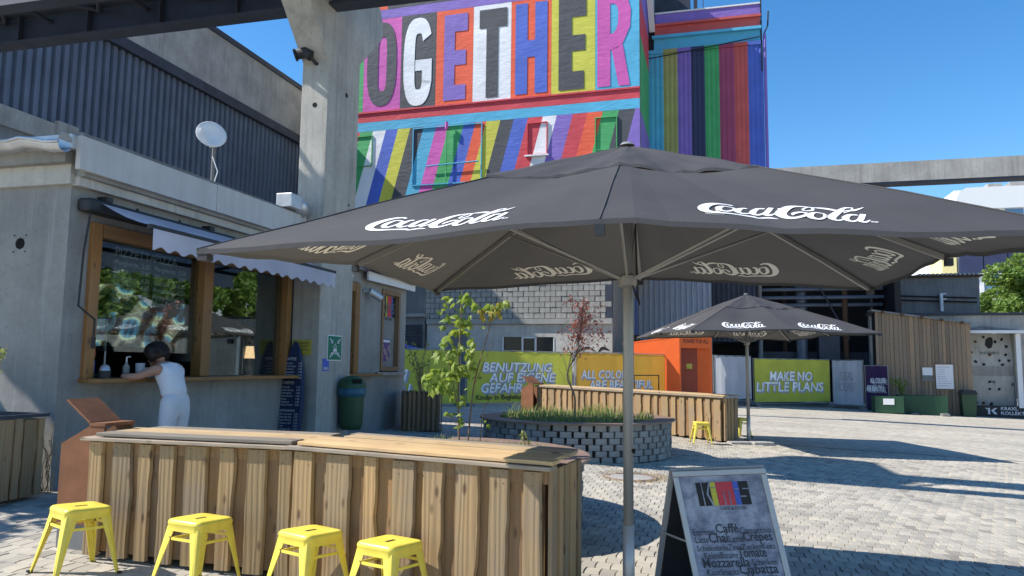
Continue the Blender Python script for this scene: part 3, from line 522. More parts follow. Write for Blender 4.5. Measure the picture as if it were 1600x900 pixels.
# timber clad shed
sh=thing('timber_shed','shed clad in vertical larch boards with sloping top against the right wall','shed',(8.5,35.2,-.3)); xb=6.66; i=0
while xb<10.15:
    w_=rnd.choice([.13,.15,.17,.19]); tz=3.98-(xb-6.66)*.15+rnd.uniform(-.02,.02); MB().box(xb+.006,xb+w_-.006,35.16+rnd.uniform(0,.025),35.2+.03,-.45,tz).build('board','shedwood',sh); xb+=w_
MB().prism([(6.68,35.24,-.4),(10.1,35.24,-.4),(10.1,35.24,3.4),(6.68,35.24,3.9)],(0,.72,0)).build('frame_box','dark',sh); MB().prism([(6.5,35.05,4.0),(10.3,35.05,3.43),(10.3,35.05,3.5),(6.5,35.05,4.07)],(0,.9,0)).build('roof_sheet','concd',sh)
for i in range(5): MB().box(6.9+i*.75,7.0+i*.75,35.0,35.16,3.9-i*.112,4.0-i*.112).build('roof_bracket','rust',sh)
for nm,lb,a,b,z0,z1,m in(('notice_board','pale framed notice pinned low on the timber shed',8.9,9.55,.75,1.75,'whitep'),('info_sign','small white and grey sign left of the framed notice',8.4,8.78,1.05,1.62,'whitep')):
    t=thing(nm,lb,'sign',((a+b)/2,35.12,z0)); MB().box(a,b,35.11,35.14,z0,z1).build('panel',m,t)
    if nm=='info_sign': MB().box(a+.002,b-.002,35.1,35.109,z0,z0+.25).build('lower_strip','concd',t)
    else:
        for (p,q,r_,s) in((a-.03,b+.03,z1,z1+.03),(a-.03,b+.03,z0-.03,z0)): MB().box(p,q,35.09,35.14,r_,s).build('frame_rail','slat',t)
        mb=MB()
        for k in range(9): mb.box(a+.06,a+.06+rnd.uniform(.25,.5),35.106,35.109,z1-.12-k*.095,z1-.1-k*.095)
        mb.build('printed_lines','lettg',t)
# ================================================================== KIOSK
XK=-6.3
kk=thing('kiosk','grey rendered snack kiosk with timber window, awning and sagging gutter','kiosk',(XK-1.5,8.5,.2))
mb=MB()
mb.box(XK-.18,XK,6.13,10.6,0,1.28); mb.box(XK-.18,XK,6.13,10.6,2.95,3.38); mb.box(XK-.18,XK,6.13,6.42,1.28,2.95); mb.box(XK-.18,XK,10.27,10.6,1.28,2.95)
mb.build('front_wall','plaster',kk)
mb=MB(); mb.box(XK-.18,XK,11.3,14.85,0,1.32); mb.box(XK-.18,XK,11.3,14.85,2.98,3.2); mb.box(XK-.18,XK,12.64,13.62,1.32,2.98); mb.box(XK-.18,XK,14.5,14.85,1.32,2.98); mb.box(XK-4,XK-.18,14.6,14.84,0,3.2); mb.build('rear_front_wall','plaster',kk)
MB().box(XK-4,XK-.181,6.131,6.33,0,3.38).build('side_wall','plaster',kk); 
MB().box(XK-4,XK+.03,6.08,6.13,3.28,3.48).build('side_cornice','plasterw',kk); MB().box(XK-4,XK+.05,5.98,6.14,3.48,3.6).build('side_cornice','plaster',kk)
MB().box(XK-4.1,XK+.2,6.02,10.34,3.6,3.78).build('roof_slab','concd',kk)
MB().box(XK+.001,XK+.09,6.131,10.34,3.27,3.36).build('soffit_moulding','plasterw',kk); MB().box(XK+.001,XK+.15,6.131,10.34,3.36,3.44).build('soffit_moulding','plaster',kk)
MB().box(XK+.16,XK+.22,6.0,8.14,3.4,3.74).build('fascia_panel','fascia',kk); MB().box(XK+.16,XK+.22,8.15,10.33,3.4,3.75).build('fascia_panel','fascia',kk)
MB().box(XK-4,XK+.12,11.42,14.9,3.2,3.27).build('rear_roof','concd',kk); MB().box(XK+.12,XK+.16,12.7,14.95,3.04,3.2).build('rear_fascia','whitep',kk); MB().tube([(XK+.24,12.55,3.26),(XK+.24,15.25,3.22)],.06,8).build('rear_gutter','plasticd',kk)
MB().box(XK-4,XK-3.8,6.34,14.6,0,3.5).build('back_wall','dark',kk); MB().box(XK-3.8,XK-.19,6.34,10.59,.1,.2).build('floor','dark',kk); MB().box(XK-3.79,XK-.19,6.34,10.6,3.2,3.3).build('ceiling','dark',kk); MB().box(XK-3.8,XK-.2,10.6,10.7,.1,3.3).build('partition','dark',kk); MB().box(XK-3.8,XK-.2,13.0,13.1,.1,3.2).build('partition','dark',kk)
# half-round gutter sagging along the side eave
P=[(XK-3.2+i*.16,5.86,3.62+.05*math.sin(i*.5)-.012*(i%5==0)+(.045 if i>17 else 0)) for i in range(22)]; mb=MB(); n=8; vs=[];fs=[]
for (x,y,z) in P:
    for k in range(n+1): a=PI+PI*k/n; vs.append((x,y+.085*math.cos(a),z+.085*math.sin(a)))
for i in range(len(P)-1):
    for k in range(n): fs.append((i*(n+1)+k,i*(n+1)+k+1,(i+1)*(n+1)+k+1,(i+1)*(n+1)+k))
mb.add(vs,fs); mb.tube([(p[0],p[1]-.085,p[2]) for p in P],.018,6); mb.build('side_gutter','zinc',kk,smooth=True); MB().box(XK-3.3,XK+.16,5.93,6.01,3.6,3.74).build('eave_flashing','zinc',kk); o=MB().lathe([(0,0),(.08,0),(.08,.015),(0,.015)],(0,0,0),14,PI/2,PI*1.5).build('gutter_end','concl',kk,local=True); o.location=(XK+.15-(XK-1.5),5.86-8.5,3.65-.2); o.rotation_euler=(0,R(90),0)
# vent hole
MB().tube([(-6.9,6.129,2.69),(-6.9,6.2,2.69)],.062,8).build('vent_hole','hole',kk)
for a in range(4): MB().tube([(-6.9+.075*(1 if a%2 else -1),6.128,2.69+.085*(1 if a>1 else -1)),(-6.9+.075*(1 if a%2 else -1),6.12,2.69+.085*(1 if a>1 else -1))],.008,6).build('screw','rust',kk)
# window
for (a_,b_,c_,d_) in((6.4,6.53,1.3,2.94),(10.17,10.29,1.3,2.94),(8.22,8.4,1.32,2.8)): MB().box(XK-.1,XK+.05,a_,b_,c_,d_).build('window_post','frame',kk,bevel=.006)
MB().box(XK-.1,XK+.052,6.54,10.16,2.8,2.945).build('window_head','framey',kk,bevel=.006); MB().box(XK-.2,XK+.28,6.38,10.2,1.27,1.315).build('serving_sill','framey',kk,bevel=.006)
MB().box(XK-.06,XK-.05,6.53,8.22,1.6,2.8).build('pane','glass',kk); MB().box(XK-.06,XK-.05,8.4,10.17,1.32,2.8).build('pane','glass',kk)
# rear windows
MB().box(XK-.1,XK+.04,12.44,12.62,1.32,2.96).build('window_post','frame',kk); MB().box(XK-.1,XK+.041,11.41,12.43,2.8,2.96).build('window_head','framey',kk); MB().box(XK-.08,XK+.22,11.41,13.3,1.28,1.318).build('serving_sill','framey',kk)
MB().box(XK-.1,XK-.08,11.41,12.43,1.32,2.8).build('collage_pane','bwposter',kk)
mb=MB(); mb.box(XK-.1,XK+.03,13.62,13.7,1.37,2.97); mb.box(XK-.1,XK+.03,14.42,14.5,1.37,2.97); mb.box(XK-.1,XK+.031,13.7,14.42,2.88,2.97); mb.box(XK-.1,XK+.031,13.7,14.42,1.36,1.45); mb.build('window_frame','slat',kk); MB().box(XK-.08,XK-.07,13.7,14.42,1.45,2.88).build('dusty_pane','plaster',kk); MB().box(XK-.02,XK+.08,13.4,14.75,1.28,1.34).build('window_ledge','concl',kk)
# awning crank rod, brackets
aw=thing('awning','lavender roll-out awning with scalloped valance over the serving window','awning',(XK+.4,8.2,2.9))
MB().box(XK+.01,XK+.17,6.2,10.3,3.02,3.16).build('cassette','plasticd',aw,bevel=.03)
X_F=-5.5; Z_F=2.87
mb=MB(); n=24; vs=[];fs=[]
for i in range(n+1):
    y=6.36+i*(10.2-6.36)/n
    for j in range(5): s=j/4; vs.append((XK+.16+s*(X_F-XK-.16),y,3.13+s*(Z_F-3.13)-.03*math.sin(PI*s)))
for i in range(n):
    for j in range(4): fs.append((i*5+j,i*5+j+1,(i+1)*5+j+1,(i+1)*5+j))
mb.add(vs,fs).build('fabric','awning',aw,smooth=True); MB().box(X_F-.03,X_F+.02,6.33,10.22,Z_F-.035,Z_F+.012).build('front_bar','plasticd',aw)
mb=MB(); N=160; vs=[];fs=[]
for i in range(N+1):
    y=6.36+i*(10.2-6.36)/N; d=.2+.022*math.cos(2*PI*(y-6.36)/.24); vs+=[(X_F+.024,y,Z_F-.03),(X_F+.022+.01*math.sin(y*9),y,Z_F-.03-d)]
for i in range(N): fs.append((2*i,2*i+1,2*i+3,2*i+2))
mb.add(vs,fs).build('valance','awning',aw)
for y in(7.0,9.6): MB().tube([(XK+.15,y,3.05),((XK+X_F)/2-.05,y+.28,2.97),(X_F-.02,y,Z_F-.02)],.022,6).build('folding_arm','plasticd',aw)
for y in(6.45,8.15): MB().box(XK+.02,XK+.14,y,y+.09,3.165,3.22).build('bracket','plasticd',aw)
MB().tube([(XK+.13,6.26,3.0),(XK+.1,6.24,2.6),(XK+.08,6.24,2.05),(XK+.12,6.42,1.92),(XK+.12,6.42,1.72)],.011,6).build('crank_rod','plasticd',aw); MB().tube([(XK+.12,6.42,1.74),(XK+.12,6.42,1.62)],.02,8).build('crank_handle','plasticd',aw)
for y in(7.05,7.75,8.35): MB().tube([(XK-.01,y,3.2),(XK+.004,y,3.2)],.022,10).build('drill_hole','hole',kk)
# duct elbow
t=thing('roof_duct','pale metal duct elbow on kiosk roof against the column','duct',(-6.1,9.95,3.78)); MB().box(-6.24,-5.98,9.72,10.02,3.79,4.0).build('mouth','zinc',t,bevel=.01); MB().tube([(-6.1,10.02,3.89),(-6.1,10.16,3.88),(-6.1,10.26,3.8)],.12,10).build('elbow','zinc',t,smooth=True)
# satellite dish
ds=thing('satellite_dish','white satellite dish on thin mast above kiosk roof','satellite dish',(-7.0,9.1,3.78)); 
MB().tube([(-7.0,9.25,3.78),(-7.0,9.25,4.85)],.025,8).build('mast','concd',ds)
nd=Vector((.6,-.72,.32)).normalized(); ta=nd.orthogonal().normalized(); tb=nd.cross(ta); mb=MB(); vs=[(-7+0,9.2,4.78)]; fs=[]; D=Vector((-6.98,9.15,4.78))
vs=[D-nd*.05]; 
for r_ in(.07,.14,.2):
    for k in range(20): a=2*PI*k/20; vs.append(D-nd*(.05-.05*(r_/.2)**2)+(ta*math.cos(a)+tb*math.sin(a)*1.1)*r_)
fs=[(0,1+k,1+(k+1)%20) for k in range(20)]+[(1+j*20+k,1+(j+1)*20+k,1+(j+1)*20+(k+1)%20,1+j*20+(k+1)%20) for j in range(2) for k in range(20)]
o=mb.add(vs,fs).build('reflector','whitep',ds,smooth=True); so_=o.modifiers.new('s','SOLIDIFY'); so_.thickness=.012
LNB=D+nd*.22+Vector((-.2,-.02,-.06)); MB().tube([D+Vector((0,0,-.2)),D+nd*.14+Vector((-.1,0,-.17)),LNB],.011,6).build('feed_arm','whitep',ds); MB().tube([LNB,LNB-nd*.1+Vector((.05,0,.03))],.035,8).build('receiver','whitep',ds)
MB().tube([D+Vector((0,.05,-.32)),D+Vector((.1,.05,-.55)),D+Vector((.04,.05,-.75)),D+Vector((-.02,.06,-.98))],.008,5).build('cable','whitep',ds)
# interior: menus, foil, lamp, counter items
def board_text(t,lines,org,xd,yd,fit_w,sz,mat='chalk'):
    mb=MB(); n_=0
    for (s,dx,dy,k) in lines: text_on(mb,s,Vector(org)+Vector(xd)*dx+Vector(yd)*dy,xd,yd,sz*k,lift=.004)
    return mb.build('lettering',mat,t)
for nm,hd,y0,items,lab in(('menu_board','PIZZETTA',6.95,['Margherita','Salami','Prosciutto','Funghi','Penne Rucola','Sharing'],'black menu board headed PIZZETTA behind the kiosk glass'),('menu_board','PIZZA',7.58,['Margherita','Salami','Speciale','Prosciutto','Penne Rucola','Sharing'],'black menu board headed PIZZA behind the kiosk glass')):
    t=thing(nm,lab,'menu board',(-6.52,y0+.3,2.1)); MB().box(-6.54,-6.51,y0,y0+.6,2.05,2.78).build('panel','plasticd',t)
    L=[(hd,.03,.58,1.7)]+[(s,.03,.48-.085*i,1.0) for i,s in enumerate(items)]+[(p,.45,.48-.085*i,1.) for i,p in enumerate(['2,50','3,90','4,20','4,50','5,00','5,20'])]
    board_text(t,L,(-6.505,y0,2.1),(0,1,0),(0,0,1),.5,.085)
fo=thing('mirror_foil','crumpled reflective foil sheet hung across lower half of left kiosk window','foil sheet',(-6.45,7.35,1.9)); mb=MB(); n=44;m=22; vs=[];fs=[]
for i in range(n+1):
    for j in range(m+1):
        y=6.62+i*1.56/n; z=1.66+j*(.62+.14*math.sin((i/n)*PI))/m; q=.05*math.sin(y*7+z*3)+.035*math.sin(z*13+y*4)+.03*math.sin(y*17-z*9); vs.append((-6.5+q*.6,y,z))
for i in range(n):
    for j in range(m): fs.append((i*(m+1)+j,(i+1)*(m+1)+j,(i+1)*(m+1)+j+1,i*(m+1)+j+1))
mb.add(vs,fs).build('sheet','foil',fo,smooth=True)
lp=thing('table_lamp','small table lamp with glowing cream shade inside the right kiosk window','lamp',(-6.75,10.0,1.32)); MB().lathe([(.0,0),(.07,0),(.07,.02),(.012,.03),(.012,.3),(0,.3)],(-6.75,10.0,1.32),12).build('stand','rust',lp)
k=NT('lamp_shade_glow'); k.col((.6,.42,.25)); k.b.inputs['Emission Color'].default_value=(1,.62,.32,1); k.b.inputs['Emission Strength'].default_value=1.3; mats['shade']=k.fin(.8); MB().lathe([(.075,.24),(.055,.42)],(-6.75,10.0,1.32),18).build('lamp_shade','shade',lp,smooth=True)
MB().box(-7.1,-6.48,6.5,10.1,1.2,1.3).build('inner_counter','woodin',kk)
t=thing('drinks_cooler','glass counter cooler with lit white header beside left window post','cooler',(-6.4,6.68,1.31)); MB().box(-6.62,-6.38,6.56,6.8,1.33,1.36).build('base','plasticd',t); MB().box(-6.61,-6.39,6.565,6.795,1.72,1.95).build('header','whitep',t); MB().box(-6.62,-6.6,6.57,6.79,1.36,1.72).build('back','concl',t); MB().box(-6.38,-6.375,6.79,6.81,1.34,1.95).build('corner_strip','alu',t)
for i in range(3):
    for z in(1.37,1.54): MB().lathe([(0,0),(.026,0),(.026,.12),(.02,.13),(0,.13)],(-6.48,6.61+i*.065,z),10).build('can',['p_blue','zinc','p_red'][(i+int(z*10))%3],t)
mb=MB(); text_on(mb,'Red Bull',(-6.386,6.58,1.78),(0,1,0),(0,0,1),.07,fit=.2); mb.build('lettering','p_red',t)
t=thing('soap_pump','clear pump bottle on the serving sill','bottle',(-6.2,6.92,1.316)); MB().lathe([(0,0),(.035,0),(.036,.12),(.015,.15),(.012,.17)],(-6.2,6.92,1.316),12).build('bottle','concl',t,smooth=True); MB().tube([(-6.2,6.92,1.48),(-6.2,6.92,1.54),(-6.2,6.97,1.545)],.009,6).build('pump','whitep',t)
t=thing('napkin_dome','dark caddy with silver domed lid at the left end of the sill','caddy',(-6.18,6.6,1.316)); MB().lathe([(0,0),(.06,0),(.062,.08),(.055,.08),(.055,.02),(0,.02)],(-6.18,6.6,1.316),14).build('caddy_base','plasticd',t); MB().lathe([(.055,.08),(.045,.12),(.025,.14),(0,.145)],(-6.18,6.6,1.316),14).build('dome','zinc',t,smooth=True)
for i,(y,r_,hh,lb) in enumerate(((7.15,.05,.16,'taller white paper cup at the back on the serving sill'),(7.22,.06,.11,'wide white tub holding wooden stirrers on the serving sill'))):
    t=thing('white_cup',lb,'cup',(-6.22+.07*i,y,1.316)); MB().lathe([(0,0),(r_*.85,0),(r_,hh),(r_*.9,hh),(r_*.78,.01)],(-6.22+.07*i,y,1.316),14).build('cup','whitep',t,smooth=True)
    if i: 
        for q in range(4): MB().tube([(-6.15,y+.02*q-.02,1.33),(-6.14+.01*q,y+.03*q,1.47)],.005,5).build('stirrer','slat',t)
# kiosk staff silhouettes: dark jacket on hook
t=thing('hanging_jacket','dark jacket hanging inside the kiosk at the back','jacket',(-7.6,9.5,1.5)); mb=MB(); vs=[]; mb.lathe([(.05,.95),(.2,.85),(.27,.5),(.25,.0)],(-7.6,9.6,1.5),14); mb.build('cloth','plasticd',t,smooth=True)
# ------------------------------------------------------------------ things on the column and walls
sg=thing('assembly_point_sign','green assembly point sign with white arrows and figures on the column','sign',(-5.79,10.82,1.75)); MB().box(-5.798,-5.788,10.6,11.06,1.54,1.94).build('backing','whitep',sg); MB().box(-5.787,-5.784,10.615,11.045,1.555,1.925).build('green_field','signg',sg)
mb=MB(); X_=-5.78
def tri(P_): mb.poly([(X_,10.83+a*1.15,1.74+b) for a,b in P_])
for sx in(-1,1):
    for sz in(-1,1):
        tri([(sx*.15,sz*.14),(sx*.135,sz*.155),(sx*.075,sz*.095),(sx*.09,sz*.08)]); tri([(sx*.06,sz*.07),(sx*.12,sz*.075),(sx*.065,sz*.13)])
for (a,b,s) in((-.03,.0,1),(.03,.0,1),(0,.035,1),(.0,-.03,.8)):
    tri([(a+.014*math.cos(q*PI/4),b+.02+.016*math.sin(q*PI/4)) for q in range(8)])
tri([(-.05,-.01),(-.045,-.1),(-.02,-.1),(-.012,-.05),(.012,-.05),(.02,-.1),(.045,-.1),(.05,-.01)]); mb.build('pictogram','lett',sg)
t=thing('blue_sticker','faded blue sticker low on the column','sticker',(-5.79,10.57,1.45)); MB().box(-5.797,-5.792,10.48,10.67,1.38,1.57).build('paper','p_blue',t); MB().box(-5.7915,-5.7905,10.5,10.65,1.4,1.44).build('white_strip','lettg',t)
ys_=thing('yellow_notice','yellow notice with dark lettering on shaded column face','sign',(-6.1,10.34,1.72)); MB().box(-6.24,-5.92,10.325,10.345,1.62,1.85).build('plate','signy',ys_)
mb=MB()
for i,s in enumerate(['Rettungsweg','Feuerwehr','freihalten','Danke']): text_on(mb,s,(-6.22,10.322,1.79-.05*i),(1,0,0),(0,0,1),.055,fit=.26 if i<3 else .15)
mb.build('lettering','lettk',ys_)
sf=thing('surfboard_menu','navy surfboard used as chalk menu leaning on the column','menu board',(-6.15,10.05,.21)); mb=MB(); n=24
out=[]
def sfp(x,s,o): return Vector((-6.14+x,10.28-.16*(1-s)-.012-o,.21+s*1.62))
prof=[]
for i in range(n+1):
    s=i/n; w_=.225*math.sin(PI*(.18+.82*s))**.6 if s<.999 else .004; prof.append((w_,s))
vs=[];fs=[]
for (w_,s) in prof:
    vs+=[sfp(-w_,s,-.012),sfp(-w_*.8,s,.02),sfp(w_*.8,s,.02),sfp(w_,s,-.012)]
for i in range(n):
    for k in range(3): fs.append((4*i+k,4*i+k+1,4*i+5+k,4*i+4+k))
mb.add(vs,fs).build('board','board',sf,smooth=False); mb=MB(); so_=sf.children[0].modifiers.new('s','SOLIDIFY'); so_.thickness=.03; so_.offset=-1
def srow(s,txt,sz,x,fit=None): text_on(mb,txt,sfp(x,s,.024),(1,0,0),sfp(0,1,0)-sfp(0,0,0),sz,fit=fit)
rows=[('KAFFEE',.82,.062,0)]+[(a,.785-.027*i,.04,1) for i,a in enumerate(['Espresso','Espresso doppio','Macchiato','Cappuccino','Latte Macchiato','Caffe Crema'])]+[('CREPES',.60,.062,0)]+[(a,.565-.027*i,.04,1) for i,a in enumerate(['Nutella','Nutella Banane','Marmelade','Zimt Zucker','Kokos','Apfelmus','Schoko Mandel'])]+[('GETRAENKE',.35,.045,0)]+[(a,.32-.027*i,.04,1) for i,a in enumerate(['Bio Limonade','Rhabarber Saft','Eistee Pfirsich','Wasser still','Cola','Apfelschorle','Mate','Crema Cola'])]
for ri,(a,s,z,p) in enumerate(rows):
    if ri and not p: mb.build('chalk_lettering','chalk',sf); mb=MB()
    srow(s,a,z,-.15,None if not p else min(.2,.018*len(a)))
    if p: srow(s,rnd.choice(['1,80','2,50','3,00','4,50','3,50']),z,.09)
mb.build('chalk_lettering','chalk',sf); mb=MB(); srow(.05,'BAR AM KIOSK',.04,-.12,.24); mb.build('chalk_lettering','chalk',sf)
tb_=thing('litter_bin','dark green litter bin with blue liner hung on the column','bin',(-5.62,11.15,.45)); 
mb=MB(); mb.lathe([(.0,0),(.16,0),(.185,.1),(.2,.5),(.205,.58)],(-5.6,11.1,.46),18); mb.build('body','bing',tb_,smooth=True); MB().lathe([(.215,.52),(.235,.56),(.23,.64),(.215,.66)],(-5.6,11.1,.46),22).build('liner','bag',tb_,smooth=True)
MB().lathe([(.225,.645),(.22,.7),(.17,.8),(.09,.84),(0,.85)],(-5.6,11.1,.46),20).build('hood','bing',tb_,smooth=True); MB().obox((-5.45,10.97,1.22),(.05,.058,0),(.012,-.011,.004),(0,0,.035)).build('mouth','hole',tb_,bevel=.012)
MB().box(-5.8,-5.76,11.03,11.17,.55,1.1).build('bracket','steel',tb_)
ls_=thing('wall_spotlight','grey cylinder spotlight on the kiosk corner beside small window','lamp',(-6.2,12.9,2.75)); MB().tube([(-6.2,12.85,2.85),(-6.05,13.05,2.72)],.07,12).build('housing','zinc',ls_); MB().tube([(-6.3,12.8,2.85),(-6.2,12.85,2.85)],.04,8).build('arm','zinc',ls_)
t=thing('bulkhead_lamp','oval white bulkhead lamp above rear kiosk window','lamp',(-6.25,12.1,3.05)); o=MB().lathe([(0,.06),(.08,.05),(.11,0)],(0,0,0),14).build('diffuser','whitep',t,local=True,smooth=True); o.rotation_euler=(0,R(90),0); o.scale=(.7,1.3,1)
lg=thing('striped_logo_sign','black, yellow, red and blue striped logo panel in rear kiosk window','sign',(-6.33,14,2.6))
for (a,b,m) in((13.72,13.96,'lettk'),(13.97,14.03,'p_yellow'),(14.04,14.24,'p_red'),(14.25,14.3,'p_blue'),(14.31,14.42,'lettk')): MB().box(-6.366,-6.36,a,b-.005,2.45,2.86).build('stripe',m,lg)
mb=MB(); text_on(mb,'KIMS',(-6.355,13.76,2.52),(0,1,0),(0,0,1),.3,fit=.6); mb.build('lettering','concd',lg); mb=MB(); text_on(mb,'CAFE & KIOSK',(-6.362,13.9,2.38),(0,1,0),(0,0,1),.07,fit=.4); mb.build('caption','lettk',lg)
t=thing('event_poster','purple event poster stuck in the rear kiosk window','poster',(-6.36,14.05,1.75)); MB().box(-6.366,-6.36,13.82,14.2,1.55,2.0).build('paper','poster',t); MB().box(-6.359,-6.357,13.83,14.19,1.93,1.98).build('white_band','lett',t)
# ================================================================== PERSON
pe=thing('person','person in sleeveless white top and white trousers leaning elbows on the kiosk sill','person',(-5.72,7.12,gz(-5.7)))
def skinmesh(name,verts,edges,mat,parent,root=0,sub=2):
    me=bpy.data.meshes.new(name); me.from_pydata([v[:3] for v in verts],edges,[]); me.materials.append(mats[mat]); o=bpy.data.objects.new(name,me); col.objects.link(o); o.parent=parent
    sk=o.modifiers.new('Skin','SKIN'); sk.use_smooth_shade=True
    if not me.skin_vertices: me.skin_vertices.new()
    for i,v in enumerate(verts):
        r_=v[3]; me.skin_vertices[0].data[i].radius=(r_,r_) if not isinstance(r_,tuple) else r_; me.skin_vertices[0].data[i].use_root=(i==root)
    ss=o.modifiers.new('Sub','SUBSURF'); ss.levels=sub; ss.render_levels=sub; return o
# local frame: x toward yard (+X), facing -X. hips at z .88
V=[(0.02,0,.86,.12),(-.03,0,1.0,.115),(-.08,0,1.13,.12),(-.12,0,1.22,.1),(-.19,0,1.27,.055),(-.25,0,1.31,.05),
   (-.13,-.17,1.21,.055),(-.25,-.29,1.13,.043),(-.38,-.36,1.13,.036),(-.47,-.16,1.14,.028),(-.49,-.08,1.145,.026),
   (-.13,.17,1.21,.055),(-.25,.26,1.13,.043),(-.38,.28,1.13,.036),(-.47,.12,1.14,.028),(-.49,.04,1.15,.026),
   (.0,-.1,.8,.09),(-.02,-.11,.45,.055),(.02,-.11,.08,.038),(-.1,-.12,.03,.035),
   (.0,.1,.8,.09),(-.05,.11,.45,.055),(-.02,.11,.08,.038),(-.14,.12,.03,.035)]
Eg=[(0,1),(1,2),(2,3),(3,4),(4,5),(3,6),(6,7),(7,8),(8,9),(9,10),(3,11),(11,12),(12,13),(13,14),(14,15),(0,16),(16,17),(17,18),(18,19),(0,20),(20,21),(21,22),(22,23)]
for hb,sgn in((10,1),(15,-1)):
    hx,hy,hz,_=V[hb]
    for q in range(5):
        b=len(V); dx=-.012*(q-2); V.append((hx+dx,hy+sgn*.035,hz-.0,.009)); V.append((hx+dx*1.3-.005,hy+sgn*(.075 if q<4 else .05),hz-.012,.008)); Eg+=[(hb,b),(b,b+1)]
skinmesh('body',V,Eg,'skin',pe)
o=skinmesh('trousers',[(.03,0,.88,.15),(.0,0,1.0,.125),(.02,-.085,.78,.115),(-.0,-.1,.48,.085),(.02,-.1,.16,.08),(.02,.085,.78,.115),(-.02,.1,.48,.085),(.0,.1,.16,.08)],[(0,1),(0,2),(2,3),(3,4),(0,5),(5,6),(6,7)],'pants',pe); o.scale=(.85,1.12,1)
o=skinmesh('sleeveless_top',[(.01,0,.87,.15),(-.02,0,1.0,.135),(-.08,0,1.12,.14),(-.115,0,1.21,.118),(-.15,0,1.26,.075),(-.12,-.1,1.22,.068),(-.12,.1,1.22,.068)],[(0,1),(1,2),(2,3),(3,4),(3,5),(3,6)],'shirt',pe); o.scale=(.88,1.2,1)
mb=MB(); mb.lathe([(0,-.13),(.05,-.12),(.075,-.07),(.085,0),(.085,.05),(.06,.1),(0,.12)],(0,0,0),16); 
for i in range(len(mb.v)):
    x,y,z=mb.v[i]; mb.v[i]=(x*1.08-(.012 if z<0 and x<0 else 0),y*.9,z)
mb.add([(-.09,-.012,-.01),(-.09,.012,-.01),(-.118,0,-.035),(-.09,0,.02)],[(0,1,2),(0,2,3),(1,3,2)])
hd=mb.build('head','skin',pe,smooth=True,local=True); hd.location=(-.28,0,1.37); hd.rotation_euler=(0,R(-28),R(8))
mb=MB(); vs=[];fs=[]; 
for i in range(13):
    th=PI*i/12*.74
    for k in range(30):
        a=2*PI*k/30; cu3=Vector((math.cos(a)*math.sin(th),math.sin(a)*math.sin(th),math.cos(th))); rr=.118+.016*mnoise.noise(cu3*7)+.012*mnoise.noise(cu3*17); fr=1-.22*(math.cos(a)<-.55)*(i>6); vs.append((rr*cu3.x*1.1*fr+.02,rr*cu3.y*1.05,rr*cu3.z*1.1+.012))
for i in range(12):
    for k in range(30): fs.append((i*30+k,(i+1)*30+k,(i+1)*30+(k+1)%30,i*30+(k+1)%30))
h_=mb.add(vs,fs).build('hair','hair',hd,smooth=True,local=True); so_=h_.modifiers.new('s','SOLIDIFY'); so_.thickness=.02
mb=MB(); r_=random.Random(8)
for i in range(260):
    d=Vector((r_.gauss(.25,1),r_.gauss(0,1),r_.gauss(.1,.9))).normalized()
    if d.x<-.5 and d.z<.2: continue
    b=Vector((d.x*.125+.02,d.y*.118,d.z*.125+.012)); q=d.cross(Vector((r_.gauss(0,1),r_.gauss(0,1),r_.gauss(0,1)))).normalized(); mb.tube([b,b+d*.012+q*.018,b+d*.008+q*.04-Vector((0,0,.012))],[.004,.003,.001],4,False)
mb.build('hair_curls','hair',hd,local=True,stuff=True)
for s in(-1,1):
    o=MB().lathe([(0,.012),(.02,.008),(.028,0)],(0,0,0),10).build('ear','skin',hd,local=True,smooth=True); o.location=(.0,s*.082,-.01); o.rotation_euler=(R(-90*s),0,0)
    o=MB().lathe([(0,.006),(.012,0)],(0,0,0),8).build('eye','lettk',hd,local=True); o.location=(-.086,s*.032,.02); o.rotation_euler=(0,R(-90),0)
MB().box(-.09,-.083,-.022,.022,-.065,-.058).build('mouth','rust',hd,local=True)
